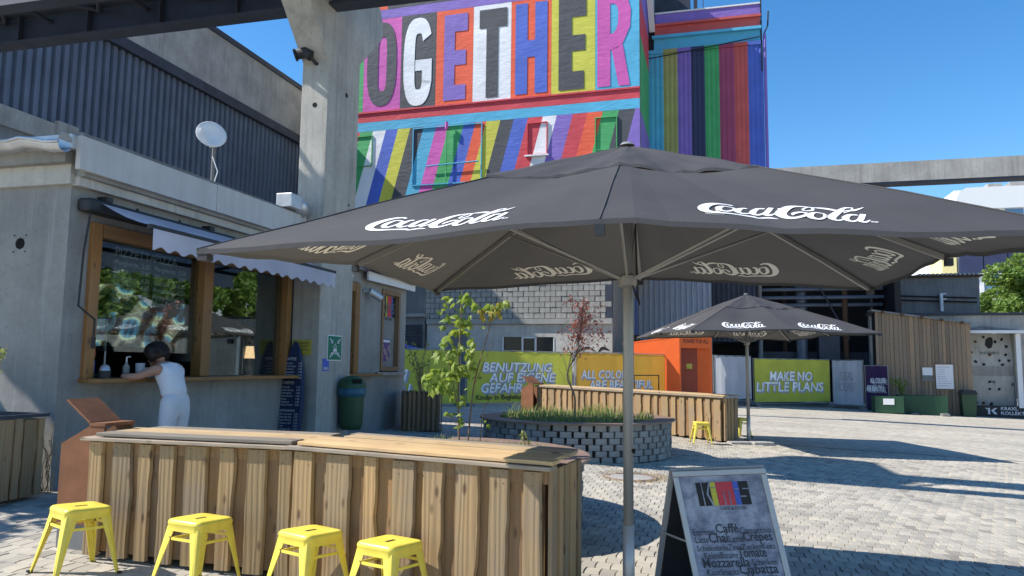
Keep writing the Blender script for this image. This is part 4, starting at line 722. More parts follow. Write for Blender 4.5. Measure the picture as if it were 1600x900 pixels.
# ================================================================== FENCE BANNERS
def ripple(s,t,a): return a*(math.sin(s*9+t*2)+.5*math.sin(s*21+1.3)+.4*math.sin(t*7+s*3))
def fence(label,A,B,zt,zb,mat,texts,group='construction fence banners',feet=True,bannerfrac=(0,1)):
    A=Vector((A[0],A[1],0)); B=Vector((B[0],B[1],0)); d=(B-A); Lg=d.length; d.normalize(); n=Vector((d.y,-d.x,0)); zg=gz((A.x+B.x)/2)
    t=thing('banner_fence',label,'fence',tuple(A+Vector((0,0,zg))),0,group)
    for P_ in(A,B): MB().tube([P_+Vector((0,0,zg)),P_+Vector((0,0,zt+.03))],.022,6).build('post','alud',t)
    for z in(zt+.02,zb-.06): MB().tube([A+Vector((0,0,z)),B+Vector((0,0,z))],.016,6).build('rail','alud',t)
    nx,nz=40,14; vs=[];fs=[]
    def sp(s,z,o=0.):
        tz=(z-zb)/(zt-zb); e=math.sin(PI*min(1,max(0,s/Lg))); return A+d*s+n*(.045+o+ripple(s,tz,.018)*(.3+.7*e))+Vector((0,0,z-.02*(1-abs(math.cos(s*6)))*(tz>.98)))
    for i in range(nx+1):
        for j in range(nz+1): vs.append(sp(.02+(Lg-.04)*i/nx,zb+(zt-zb)*j/nz))
    for i in range(nx):
        for j in range(nz): fs.append((i*(nz+1)+j,(i+1)*(nz+1)+j,(i+1)*(nz+1)+j+1,i*(nz+1)+j+1))
    MB().add(vs,fs).build('banner',mat,t,smooth=True)
    for (lay,m,off,ddx,ddz) in((0,'lettg',.012,.07,-.07),(1,None,.022,0,0)):
        mb_by={}; ln=0
        for (s,u,v,sz,fit,shear,mm) in texts:
            if lay==0 and mm!='lettf': continue
            ln+=1
            for rep in ((0,.5,1) if lay==0 else (1,)):
                vv,ff=textgeo(s,sz,shear,1,'LEFT',sz*.012); 
                wd=max(q[0] for q in vv); k_=fit/wd
                mb_=mb_by.setdefault((m or mm,ln),MB()); mb_.add([sp(u+x*k_+ddx*(rep if lay==0 else 0),v+y+ddz*(rep if lay==0 else 0),off+.002*rep) for x,y in vv],ff)
        for (m_k,_),mb_ in mb_by.items(): mb_.build('lettering' if lay else 'lettering_shadow',m_k,t)
    if feet:
        for P_ in(A,B): MB().obox(P_+Vector((0,0,zg+.06)),d*.11,n*.35,(0,0,.06)).build('foot_block','concd',t,bevel=.02)
    return t
fence('lime banner on mesh fence, far left beside the grey kiosk',(-9.6,21.1),(-7.6,22.25),1.95,.32,'lime',[('BI',.1,1.0,.5,.6,.15,'lettf'),('AU',.2,.6,.45,.6,.15,'lettf')])
fence('lime banner reading BENUTZUNG AUF EIGENE GEFAHR behind the sapling',(-7.45,22.4),(-4.78,25.9),1.95,.32,'lime',[('BENUTZUNG',.55,1.3,.42,2.9,.18,'lettf'),('AUF EIGENE',.85,.97,.42,2.75,.18,'lettf'),('GEFAHR.',.5,.64,.42,1.75,.18,'lettf'),('Kinder in Begleitung',.35,.42,.22,2.0,0,'lettk')])
fence('ochre banner reading ALL COLORS ARE BEAUTIFUL beside the orange booth',(-4.68,26.0),(-1.9,30.1),1.98,.3,'ochre',[('ALL COLORS',.25,1.08,.42,2.6,.1,'lettf'),('ARE BEAUTIFUL',.65,.72,.42,3.5,.1,'lettf')])
fence('plain pale banner between orange booth and the far umbrella',(-.05,31.35),(1.45,33.2),1.98,.25,'whiteb',[])
fence('lime banner reading MAKE NO LITTLE PLANS right of far umbrella',(1.57,33.43),(4.86,35.82),1.9,.1,'lime',[('MAKE NO',.75,1.0,.55,2.3,.1,'lettf'),('LITTLE PLANS',.05,.55,.55,3.6,.1,'lettf')])
fence('white banner with faint grey lettering left of the purple one',(5.02,35.95),(6.15,35.35),1.88,.0,'whiteb',[('SLEAL',.3,1.05,.5,.6,.1,'lettg'),('MOUNT',.12,.55,.55,.85,.1,'lettg')])
fence('purple banner with white lettering beside the timber shed',(6.22,35.3),(7.05,34.98),1.66,-.15,'purpleb',[('ALL COLORS',.2,.95,.3,.6,.1,'lettf'),('ARE BEAUTIFUL.',.05,.6,.35,.72,.1,'lettf')])
# ================================================================== ORANGE BOOTH
bo_=thing('orange_booth','bright orange walk-in booth lettered POWER FOR ALL with open front','booth',(-1.3,29.9,0))
a0=Vector((-1.3,30.0,0)); dr=Vector((1.2,.42,0)).normalized(); dl=Vector((-1,.16,0)).normalized(); Wf=1.28; Ws=2.25
def bp(u,v,z): return a0+dr*u+dl*v+Vector((0,0,z))
Hb=2.68
MB().prism([bp(0,0,0),bp(0,Ws,0),bp(0,Ws,Hb-.3),bp(0,0,Hb)],dr*.06).build('side_panel','orange',bo_); MB().prism([bp(Wf-.06,0,0),bp(Wf-.06,Ws,0),bp(Wf-.06,Ws,Hb-.3),bp(Wf-.06,0,Hb)],dr*.06).build('side_panel','orange',bo_)
MB().prism([bp(.062,0,2.25),bp(Wf-.062,0,2.25),bp(Wf-.062,0,Hb-.01),bp(.062,0,Hb-.01)],dl*.05).build('header','orange',bo_); MB().prism([bp(.062,.5,0),bp(Wf-.062,.5,0),bp(Wf-.062,.5,2.6),bp(.062,.5,2.6)],dl*.05).build('inner_wall','orangein',bo_); MB().prism([bp(-.02,-.02,Hb+.003),bp(Wf+.02,-.02,Hb+.003),bp(Wf+.02,Ws,Hb-.297),bp(-.02,Ws,Hb-.297)],(0,0,.05)).build('roof','orange',bo_)
for (u,z,w_,hh,m) in((.75,1.45,.22,.2,'signy'),(.28,1.7,.06,.08,'whitep'),(.33,1.0,.06,.08,'whitep'),(.45,1.35,.1,.08,'rust'),(.4,.18,.4,.1,'signy')): MB().prism([bp(u,.48,z),bp(u+w_,.48,z),bp(u+w_,.48,z+hh),bp(u,.48,z+hh)],-dl*.02).build('fitting',m,bo_)
mb=MB(); text_on(mb,'POWER FOR ALL',bp(.14,-.012,2.44),dr,(0,0,1),.22,fit=1.0,off=.006); mb.build('lettering','lettk',bo_)
t=thing('barrier_rail','low black tubular barrier rail in front of the ochre banner','rail',(-2.6,27.6,0)); MB().tube([(-2.8,27.6,.05),(-2.8,27.6,1.2),(-2.0,28.6,1.2),(-2.0,28.6,.05)],.025,6).build('rail','cable',t)
# blue tent
t=thing('blue_tent','blue dome tent peeking over the fence behind the sapling','tent',(-12.2,28.5,.3)); mb=MB(); mb.lathe([(1.45,0),(1.4,.8),(1.15,1.5),(.7,1.95),(0,2.15)],(-12.2,28.5,.2),16); mb.build('shell','p_blue',t,smooth=True)
MB().tube([(-12.2+1.47*math.cos(a),28.5-1.0*abs(math.sin(a))*0-.9,.2+2.1*math.sin(a)) for a in[PI*i/12 for i in range(13)]],.03,6).build('tent_pole','p_navy',t)
# green trough planters + bin by shed
t=thing('green_trough','long dark green timber trough against the shed with small white plate','planter',(8,34.3,-.28)); MB().box(6.2,7.25,33.3,34.1,-.2,.45).build('trough_box','greenw',t); MB().box(7.26,9.0,34.0,34.7,-.3,.48).build('long_trough','greenw',t); MB().box(6.5,6.9,33.28,33.299,.12,.36).build('name_plate','whitep',t)
for x in(6.4,7.0,7.6,8.7): MB().box(x,x+.25,33.6,34.0,-.35,-.2).build('skid','concd',t)
def shrub(name,label,cat,loc,stems,seed,leafmat,leafsize,hgt,spread,nleaf,group=None,leafname='foliage',bark='dry'):
    r=random.Random(seed); t=thing(name,label,cat,loc,0,group); mbS=MB(); mbL=MB()
    for i in range(stems):
        a=r.uniform(0,6.28); tip=Vector((math.cos(a)*spread*r.uniform(.2,1),math.sin(a)*spread*r.uniform(.2,1),hgt*r.uniform(.55,1))); b=Vector((r.uniform(-.06,.06),r.uniform(-.06,.06),0)); mid=(b+tip)*.5+Vector((r.uniform(-.05,.05),r.uniform(-.05,.05),.08)); P_=catmull([tuple(b),tuple(mid),tuple(tip)],5); mbS.tube(P_,[.008*(1-.7*q/(len(P_)-1)) for q in range(len(P_))],5)
        for k in range(nleaf):
            p=Vector(P_[r.randrange(2,len(P_))]); q=Vector((r.gauss(0,1),r.gauss(0,1),r.gauss(.3,1))).normalized(); s=Vector((r.gauss(0,1),r.gauss(0,1),r.gauss(0,1))).cross(q).normalized(); l=leafsize*r.uniform(.6,1.2); mbL.add([p,p+q*l*.5+s*l*.22,p+q*l,p+q*l*.5-s*l*.22],[(0,1,2,3)])
    mbS.build('stems',bark,t,local=True); mbL.build(leafname,leafmat,t,local=True,stuff=True); return t
shrub('trough_shrub','small dark shrub growing in the green trough','shrub',(7.4,34.3,.45),9,3,'leafd',.14,.75,.45,22,bark='barkd')
t=thing('grey_bin','dark green waste bin standing at the right end of the timber shed','bin',(9.95,34.9,-.35)); MB().prism([(9.75,34.7,-.35),(10.2,34.7,-.35),(10.25,34.65,.55),(9.7,34.65,.55)],(0,.4,0)).build('body','bing',t); MB().prism([(9.66,34.6,.56),(10.28,34.6,.56),(10.2,34.62,.72),(9.76,34.62,.72)],(0,.5,0)).build('lid','plasticd',t)
# ================================================================== WHITE OFFICE BLOCK and trees far right
of=thing('office_block','white office block with rounded roof edge and row of blue solar panels','building',(40,92,0))
MB().box(25.5,75,90.3,110,0,21).build('core','whitep',of); mb=MB(); mb.prism([(25.6,90,18.85),(75,90,18.85),(75,90,21.2),(26.6,90,21.2),(25.9,90,20.8),(25.6,90,20.2)],(0,.28,0)); mb.build('roof_band','whitep',of)
for i in range(16):
    x=25.6+i*2.3; MB().box(x+.05,x+1.75,90.2,90.29,16.4,18.75).build('window','glassb',of); MB().box(x+.0,x+2.2,89.9,90.25,11.9,14.6).build('solar_panel','p_navy',of); MB().box(x+.05,x+1.75,90.2,90.29,9.6,11.6).build('window','glassb',of); MB().box(x+1.85,x+2.25,90.1,90.28,9.5,11.7).build('mullion','whitep',of)
MB().box(25.4,75,89.85,90.2,14.65,14.85).build('panel_rail','whitep',of); MB().box(25.4,75,89.85,90.2,11.7,11.85).build('panel_rail','whitep',of); MB().box(23.9,25.3,90,95,0,13.9).build('yellow_stair_tower','cream',of); MB().box(29.6,31,93,95,21.2,22.2).build('roof_unit','concl',of); MB().box(31.8,34,93,95,21.2,22.3).build('roof_unit','concl',of)
def tree(name,label,loc,H,cr_,n,seed,lm='leafd',ls=.22,group=None,trunkr=.16,base=.3):
    r=random.Random(seed); t=thing(name,label,'tree',loc,0,group); mb=MB(); mb.tube([(0,0,-.3),(.08,.03,H*.3),(.02,-.05,H*.7)],[trunkr,trunkr*.75,trunkr*.3],8); clumps=[]
    for i in range(26):
        a=r.uniform(0,6.28); u=r.uniform(0,1); z=H*(base+(.98-base)*u); rad=cr_*math.sin(PI*min(1,.18+.78*u))**.7*r.uniform(.45,1); c=Vector((math.cos(a)*rad,math.sin(a)*rad,z)); clumps.append((c,cr_*r.uniform(.22,.42)))
        if i%3==0: mb.tube([(0.03,0,z*.6),tuple(c*.6+Vector((0,0,z*.28))),tuple(c)],[trunkr*.35,trunkr*.2,.02],5)
    mb.build('trunk','barkd',t,local=True); L=MB()
    for i in range(n):
        c,s=clumps[r.randrange(len(clumps))]; q=Vector((r.gauss(0,1),r.gauss(0,1),r.gauss(0,1))).normalized()*s*r.uniform(.35,1.05)**.5; q.z*=.8; p=c+q; d=Vector((r.gauss(0,1),r.gauss(0,1),r.gauss(0,.7))).normalized(); e=d.cross(Vector((r.gauss(0,1),r.gauss(0,1),r.gauss(0,1)))).normalized(); l=ls*r.uniform(.6,1.3); L.add([p-d*l*.5,p+e*l*.32,p+d*l*.5,p-e*l*.32],[(0,1,2,3)])
    L.build('crown',lm,t,local=True,stuff=True); return t
tree('broadleaf_tree','broad green tree rising behind the yard wall below the white office','',10,4.2,1,1) if False else None
tree('broadleaf_tree','broad green tree in front of the white office at right edge',(22.6,60,0),10.4,3.4,16000,11,ls=.34,base=.2)
tree('broadleaf_tree','lower rounded green tree nearer the rendered outbuilding',(19.3,57.5,0),8.4,2.5,11000,12,ls=.32,base=.2)
for i,(x,y,hh,lb) in enumerate(((25,40,10.5,'nearest'),(26,46.5,11.5,'second'),(27,53,11,'third'),(26,60,11.5,'farthest'))): tree('boundary_tree',lb+' tree of the row beyond the right end of the yard wall',(x,y,-.4),hh,3.6,5200,20+i,ls=.46,group='trees beyond the yard wall')
tree('added_shade_tree','unseen leafy tree added left of the kiosk to shade its side wall',(-9.9,4.85,gz(-9.9)),6.9,1.75,4800,77,ls=.24,trunkr=.1,base=.33)  # tree out of view, added to cast shade on the kiosk side wall
# ================================================================== BARS clad in live-edge boards
def live_board(w,h,t,seed,taper=.01):
    r=random.Random(seed); n=9; L=[];Rr=[]; pl=r.uniform(0,6);pr_=r.uniform(0,6); kn=r.random(); ks=r.uniform(.15,.85)
    for i in range(n+1):
        s=i/n; z=s*h; L.append((-w/2+.0025*math.sin(pl+s*5)+r.uniform(-.003,.003),z)); e=.0035*math.sin(pr_+s*6)+r.uniform(-.004,.004)
        if kn>.6: e+=.016*(1 if kn>.8 else -1)*math.exp(-((s-ks)/.07)**2)
        Rr.append((w/2+e,z))
    vs=[];fs=[]
    for i in range(n+1):
        (a,z),(b,_)=L[i],Rr[i]; vs+=[(a,0,z),(a+.006,-t,z),(b-.009,-t,z),(b,0,z)]
    for i in range(n):
        for k in range(3): fs.append((4*i+k,4*i+k+1,4*i+5+k,4*i+4+k))
        fs.append((4*i+3,4*i,4*i+4,4*i+7))
    fs+=[(0,3,2,1),(4*n,4*n+1,4*n+2,4*n+3)]; return vs,fs
def bar(name,label,A,B,zA,zB,dep,seed,topover=.05,endboards=True,tops=True):
    """front face from A (left) to B (right); zA,zB top heights"""
    A=Vector((A[0],A[1],0));B=Vector((B[0],B[1],0)); d=B-A; L=d.length; d.normalize(); back=Vector((-d.y,d.x,0)); r=random.Random(seed); ang=math.atan2(d.y,d.x)
    t=thing(name,label,'bar table',tuple(A+Vector((0,0,gz(A.x)))),0); T=tuple(t.location)
    zt=lambda s:zA+(zB-zA)*s/L; zg=lambda p:gz(p.x)+.035
    x=.0; i=0
    while x<L-.04:      # alternating outer boards over inner boards
        w_=r.uniform(.1,.19); 
        if x+w_>L: w_=L-x
        p=A+d*(x+w_/2); h=zt(x+w_/2)-.012-zg(p); o=MB().add(*live_board(w_,h,.022,seed*50+i)).mesh('board','wood'); ob=inst('board',o,t,(p.x-T[0],p.y-T[1],zg(p)-T[2]-(r.uniform(0,.012))),(0,0,ang)); x+=w_
        g=r.uniform(.05,.1)
        if x+g<L:
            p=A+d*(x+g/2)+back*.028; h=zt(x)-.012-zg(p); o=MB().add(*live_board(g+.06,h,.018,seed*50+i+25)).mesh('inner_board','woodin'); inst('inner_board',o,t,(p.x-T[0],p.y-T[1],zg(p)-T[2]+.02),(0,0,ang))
        x+=g; i+=1
    if endboards:
        x=.02
        while x<dep-.05:
            w_=r.uniform(.08,.14); p=B+back*(x+w_/2); h=zt(L)-.012-zg(p); o=MB().add(*live_board(w_,h,.022,seed*70+int(x*100))).mesh('board','wood'); inst('board',o,t,(p.x-T[0],p.y-T[1],zg(p)-T[2]),(0,0,ang+PI/2)); x+=w_+.03
        x=.02
        while x<dep-.05:
            w_=r.uniform(.1,.16); p=A+back*(x+w_/2); h=zt(0)-.012-zg(p); o=MB().add(*live_board(w_,h,.022,seed*90+int(x*100))).mesh('board','wood'); inst('board',o,t,(p.x-T[0],p.y-T[1],zg(p)-T[2]),(0,0,ang-PI/2)); x+=w_+.02
    mb=MB()
    def P(s,b,z): q=A+d*s+back*b; return Vector((q.x,q.y,z))
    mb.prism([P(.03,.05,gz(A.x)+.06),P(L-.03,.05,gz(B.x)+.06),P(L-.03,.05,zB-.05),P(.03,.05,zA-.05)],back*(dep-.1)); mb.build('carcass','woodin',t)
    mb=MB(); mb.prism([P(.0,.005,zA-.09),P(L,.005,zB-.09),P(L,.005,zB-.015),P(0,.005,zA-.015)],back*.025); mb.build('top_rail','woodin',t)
    mb=MB()
    for q in range(int(L/.085)):
        xx=.03+q*.085+r.uniform(-.02,.02)
        for zz in(.035,.1) if q%2 else (.05,): mb.tube([P(xx,-.0235,zt(xx)-zz),P(xx,-.0215,zt(xx)-zz)],.0035,6)
    mb.build('nail_heads','rust',t,stuff=True)
    # edge plank + top planks
    MB().prism([P(-.05,-topover,zA-.01),P(L+.03,-topover,zB-.01),P(L+.03,-topover,zB+.014),P(-.05,-topover,zA+.014)],back*.14).build('edge_plank','woodgrey',t,bevel=.004)
    if tops:
        b=-.02; k=0
        while b<dep-.02:
            w_=r.uniform(.12,.18); dz=r.uniform(0,.006); s0=-.03+r.uniform(0,.08)+(.1 if k else 0)*(r.random()<.4); s1=L+r.uniform(-.02,.04)
            MB().prism([P(s0,b,zA+.016+dz),P(s1,b,zB+.016+dz),P(s1,b,zB+.04+dz),P(s0,b,zA+.04+dz)],back*(w_-.006)).build('top_plank','woodtop' if r.random()<.85 else 'woodgrey',t,bevel=.004); b+=w_; k+=1
    return t
bar('bar_table','long bar of live-edge boards behind the stools, left half next to the corten cabinet',(-4.22,4.43),(-2.67,4.5),.955,.945,.66,3)
bar('bar_table','long bar of live-edge boards behind the stools, right half beside the umbrella pole',(-2.65,4.48),(-.93,4.3),.95,.915,.7,5)
bar('bar_table','far timber bar behind the round planter, under the second umbrella',(-4.35,18.85),(.16,16.15),.98,.9,.6,8,topover=.06)
# ================================================================== STOOLS
def make_stool():
    t=thing('metal_stool','','stool'); S=.155; Hs=.46
    def rr(h,z,r_=.04,n=4):
        o=[]
        for (sx,sy,a0) in((1,1,0),(-1,1,90),(-1,-1,180),(1,-1,270)):
            for k in range(n+1): a=R(a0+90*k/n); o.append((sx*(h-r_)+r_*math.cos(a),sy*(h-r_)+r_*math.sin(a),z))
        return o
    rings=[rr(S+.004,Hs-.075),rr(S+.003,Hs-.034),rr(S+.006,Hs-.03),rr(S+.002,Hs-.012),rr(S-.006,Hs-.003),rr(S-.016,Hs-.0),rr(.06,Hs-.004,.03)]
    n=len(rings[0]); mb=MB(); vs=[p for q in rings for p in q]; fs=[(i*n+k,i*n+(k+1)%n,(i+1)*n+(k+1)%n,(i+1)*n+k) for i in range(len(rings)-1) for k in range(n)]; fs.append(tuple(range((len(rings)-1)*n,len(rings)*n)))
    o=mb.add(vs,fs).build('seat','yellow',t,local=True,smooth=True); 
    MB().box(-.042,.042,-.012,.012,Hs-.0035,Hs-.0022).build('hand_slot','hole',t,local=True)
    for sx,sy in((1,1),(-1,1),(-1,-1),(1,-1)):
        # L-section splayed leg with rounded outer corner and rib
        mb=MB(); pr=[]
        for (f,w_) in((0,.078),(.5,.046),(1,.022)):
            z=(Hs-.036)*(1-f); c=.147+f*.068; pr.append((z,c,w_))
        vs=[];fs=[]
        for (z,c,w_) in pr:
            q=[(c-w_,c),(c-w_*.5,c+.003),(c-.012,c),(c-.003,c-.003),(c,c-.012),(c+.003,c-w_*.5),(c,c-w_)]; vs+=[(sx*a,sy*b,z) for a,b in q]
        for i in range(2):
            for k in range(6): fs.append((i*7+k,i*7+k+1,(i+1)*7+k+1,(i+1)*7+k))
        lg=mb.add(vs,fs).build('leg','yellow',t,local=True); sm=lg.modifiers.new('s','SOLIDIFY'); sm.thickness=.004; sm.offset=0
        MB().tube([(sx*.157,sy*.157,.3),(sx*.19,sy*.19,.12)],.006,6).build('rib','yellow',lg,local=True)
        MB().box(sx*.215-.016,sx*.215+.016,sy*.215-.016,sy*.215+.016,0,.012).build('rubber_foot','plasticd',lg,local=True)
    for sx in(-1,1): MB().obox((sx*.155,0,.335),(.004,0,0),(0,.155,0),(0,0,.009)).build('brace','yellow',t,local=True); MB().obox((0,sx*.155,.32),(.155,0,0),(0,.004,0),(0,0,.009)).build('brace','yellow',t,local=True); MB().box(sx*.155-.008,sx*.155+.008,.095,.115,.322,.347).build('brace_bolt','rust',t,local=True)
    return t
proto=make_stool()
for i,(x,y,rz,lb) in enumerate([(-4.0,4.13,66,'yellow metal stool nearest the corten cabinet, leftmost of the front row'),(-3.12,4.17,78,'yellow metal stool second from the corten cabinet in the front row'),(-2.36,4.18,69,'yellow metal stool third from the corten cabinet in the front row'),(-1.83,4.15,72,'yellow metal stool at the right end of the front row'),(-.28,15.62,12,'far yellow stool standing against the boards of the far bar'),(.52,17.75,40,'far yellow stool half hidden by the second umbrella pole')]):
    o=proto if i==0 else copytree(proto); o.location=(x,y,gz(x)+.002); o.rotation_euler=(0,-math.atan(-GS)*1,R(rz)); o.scale=(.9,.9,.915); o['label']=lb; o['category']='stool'; o['group']='yellow metal stools'
# ================================================================== CORTEN CABINETS
def cabinet(label,loc,rz,k=1.,dep=.28):
    t=thing('corten_cabinet',label,'cabinet',loc,rz); sec=lambda y:[(-.24*k,y,.18),(.13*k,y,.18),(.13*k,y,.875),(.0,y,.875),(-.24*k,y,.745)]
    for y in(0,dep-.02): MB().prism(sec(y),(0,.02,0)).build('side_panel','corten',t,local=True)
    MB().box(-.24*k,-.225*k,.021,dep-.021,.18,.74).build('front_panel','corten',t,local=True); MB().box(.0,.14*k,-.005,dep+.005,.877,.9).build('top_plate','corten',t,local=True)
    MB().prism([(0,-.005,.895),(.012,-.005,.905),(-.205*k,-.005,1.065),(-.217*k,-.005,1.055)],(0,dep+.01,0)).build('raised_lid','corten',t,local=True)
    MB().box(-.235*k,.12*k,.01,dep-.01,0,.179).build('plinth','concd',t,local=True); return t
cabinet('brown corten steel cabinet with tilted lid at left end of front bar',(-4.36,4.55,gz(-4.36)),0)
cabinet('distant corten cabinet with tilted lid at left end of far bar',(-4.55,18.75,gz(-4.6)),R(-31),1.15,.4)
# ================================================================== UMBRELLAS
LOGO=[[(305,385,40),(250,420,46),(150,400,75),(60,290,118),(12,160,130),(30,40,100),(120,-10,64),(300,-5,40),(450,-10,48),(500,-38,30),(600,-10,46),(680,-38,8)],
[(290,285,30),(215,300,40),(160,190,74),(165,95,70),(225,70,44),(290,160,34),(308,262,30),(288,287,28)],[(300,255,16),(352,235,20)],
[(430,285,42),(398,300,36),(350,230,74),(328,130,78),(370,70,50),(465,125,18)],[(600,285,30),(530,285,52),(480,180,76),(470,100,72),(512,70,46),(580,150,28),(640,290,40)],[(662,315,60),(612,180,66),(585,100,60),(612,65,44),(692,135,14)],[(718,268,44),(778,278,44)],
[(1055,398,30),(950,412,48),(850,370,86),(760,220,118),(722,100,124),(760,0,88),(840,-12,58),(930,60,48),(962,140,42),(910,172,44),(842,120,50),(826,66,16)],[(1052,398,30),(1046,300,32),(985,240,34),(948,262,30),(972,335,26),(1020,400,20)],[(1060,398,26),(1170,380,66),(1262,322,52),(1335,285,16)],
[(1110,182,30),(1040,192,42),(980,80,76),(985,-10,70),(1042,-40,46),(1100,40,36),(1120,155,30),(1108,185,26)],[(1112,140,14),(1172,110,20)],
[(1425,402,16),(1350,402,40),(1270,280,76),(1180,100,92),(1160,0,76),(1200,-45,44),(1275,35,18)],[(1425,402,16),(1395,330,22),(1310,250,16)],[(1325,325,14),(1420,330,44),(1525,405,8)],
[(1420,186,30),(1350,186,52),(1290,80,76),(1285,0,70),(1322,-40,46),(1390,40,28),(1452,192,40)],[(1475,215,60),(1424,80,66),(1397,0,60),(1427,-40,44),(1492,40,14)],[(1545,-18,12),(1515,-2,12),(1485,-18,12),(1515,-36,12),(1545,-18,12)]]
def logo_geo():
    V=[];Fs=[]
    for si,st in enumerate(LOGO):
        P=catmull(st,5); n=len(P); b=len(V)
        for i,(x,y,w_) in enumerate(P):
            a=P[max(0,i-1)];c=P[min(n-1,i+1)]; dx,dy=c[0]-a[0],c[1]-a[1]; l=math.hypot(dx,dy) or 1; nx_,ny_=-dy/l,dx/l; w_*=.84; V.append((x+nx_*w_/2,y+ny_*w_/2,si)); V.append((x-nx_*w_/2,y-ny_*w_/2,si))
        Fs+=[(b+2*i,b+2*i+1,b+2*i+3,b+2*i+2) for i in range(n-1)]
    return V,Fs
LV,LF=logo_geo()
def umbrella(label,loc,rz,hx,hy,zc,zm,za,tiltx=0,tilty=0,polebase=.0,lw=.7,hub=None,pole_r=.034,slabs=()):
    t=thing('parasol',label,'parasol',loc,rz,'charcoal square parasols')
    def hemz(x,y):   # x,y on the perimeter
        u=abs(x)/hx; v=abs(y)/hy; k=min(u,v)   # 0 at mid side, 1 at corner
        return zm+(zc-zm)*k**1.3-.018*math.sin(PI*k)**2
    def cz(x,y):
        s=max(abs(x)/hx,abs(y)/hy,1e-6); px,py=x/s,y/s; k=min(abs(px)/hx,abs(py)/hy); hz=hemz(px,py)
        z=za+(hz-za)*s-.035*math.sin(PI*k)*math.sin(PI*min(s,1))+.02*math.sin(PI*min(s,1))
        th=math.atan2(y,x); z+=.0055*math.sin(th*23+2*math.sin(th*5))*min(1,s)*(.4+.6*s)+.004*math.sin(s*19+th*7)*s
        return z+tiltx*x+tilty*y
    nS,nP=14,26; per=[]
    for (x0,y0,x1,y1) in((-hx,-hy,hx,-hy),(hx,-hy,hx,hy),(hx,hy,-hx,hy),(-hx,hy,-hx,-hy)):
        for k in range(nP): s=k/nP; per.append((x0+(x1-x0)*s,y0+(y1-y0)*s))
    m=len(per)
    def sheet(s0,s1,lift,wav=0):
        vs=[];fs=[]
        for i in range(nS+1):
            s=s0+(s1-s0)*i/nS
            for k,(x,y) in enumerate(per): vs.append((x*s,y*s,cz(x*s,y*s)+lift*(1)+wav*math.sin(k*2.1+1.3*math.sin(k))*(i/nS)**2*.5+wav*math.sin(k*.9+i)*.3*(i/nS)))
        for i in range(nS):
            for k in range(m): fs.append((i*m+k,i*m+(k+1)%m,(i+1)*m+(k+1)%m,(i+1)*m+k))
        return vs,fs
    MB().add(*sheet(.12,1,0)).build('canopy','canopy',t,local=True,smooth=False)
    for (x,y) in((hx,hy),(hx,-hy),(-hx,hy),(-hx,-hy),(hx,0),(-hx,0),(0,hy),(0,-hy)): MB().tube([(x*q,y*q,cz(x*q,y*q)+.001) for q in(.38,.5,.6,.7,.8,.9,1)],.005,5).build('seam','canopy',t,local=True)
    mb=MB(); vs=[]
    for k,(x,y) in enumerate(per): vs+=[(x,y,cz(x,y)),(x*1.001,y*1.001,cz(x,y)-.022)]
    mb.add(vs,[(2*k,2*k+1,(2*k+3)%(2*m),(2*k+2)%(2*m)) for k in range(m)]).build('hem','canopy',t,local=True)
    cp=MB().add(*sheet(.0,.4,.014,.02)).build('vent_cap','canopy',t,local=True,smooth=True); vs=[]
    mb=MB()
    for k,(x,y) in enumerate(per):
        z=cp.data.vertices[nS*m+k].co.z; vs+=[(x*.4,y*.4,z),(x*.402,y*.402,z-.018)]
    mb.add(vs,[(2*k,2*k+1,(2*k+3)%(2*m),(2*k+2)%(2*m)) for k in range(m)]).build('vent_hem','canopy',t,local=True)
    MB().lathe([(0,.022),(.035,.018),(.05,.0)],(0,0,za+.012),14).build('finial','alud',t,local=True,smooth=True)
    hb=hub if hub else zm-.12
    ends=[]
    for (x,y) in((hx,0),(-hx,0),(0,hy),(0,-hy),(hx,hy),(hx,-hy),(-hx,hy),(-hx,-hy)):
        tip=(x*.985,y*.985,cz(x*.985,y*.985)-.03); mb=MB(); P=[(x*s,y*s,cz(x*s,y*s)-.03) for s in(.03,.25,.5,.75,.985)]
        dv=Vector((x,y,0)).normalized(); sd=Vector((-dv.y,dv.x,0))*.011; up=Vector((0,0,.016)); vs=[];fs=[]
        for p in P: p=Vector(p); vs+=[p-sd-up,p+sd-up,p+sd+up,p-sd+up]
        for i in range(4):
            for k in range(4): fs.append((4*i+k,4*i+(k+1)%4,4*i+4+(k+1)%4,4*i+4+k))
        fs+=[(3,2,1,0),(16,17,18,19)]; rb=mb.add(vs,fs).build('rib','rib',t,local=True); s=.52; MB().tube([(x/math.hypot(x,y)*.045,y/math.hypot(x,y)*.045,hb),(x*s,y*s,cz(x*s,y*s)-.045)],.009,6).build('strut','rib',rb,local=True)
        if abs(x)>0 and abs(y)>0: MB().box(x*.985-.025,x*.985+.025,y*.985-.025,y*.985+.025,tip[2]-.035,tip[2]+.02).build('corner_pocket','canopy',t,local=True)
        else: MB().box(x-.02,x+.02,y-.02,y+.02,cz(x,y)-.07,cz(x,y)-.025).build('hem_tab','plasticd',t,local=True)
    MB().lathe([(.036,hb-.05),(.06,hb-.04),(.06,hb+.02),(.036,hb+.03)],(0,0,0),14).build('runner','rib',t,local=True); MB().tube([(0,0,polebase+.52),(0,0,za)],pole_r,16).build('pole','alud',t,local=True,smooth=True); MB().tube([(0,0,polebase),(0,0,polebase+.525)],pole_r+.005,16).build('lower_pole','alu',t,local=True,smooth=True)
    MB().tube([(pole_r+.0,0,polebase+.13),(pole_r+.05,0,polebase+.13)],.02,10).build('lock_knob','plasticd',t,local=True); MB().tube([(pole_r-.005,-.01,polebase+.97),(pole_r+.012,-.012,polebase+.97)],.014,8).build('pulley_pin','hole',t,local=True)
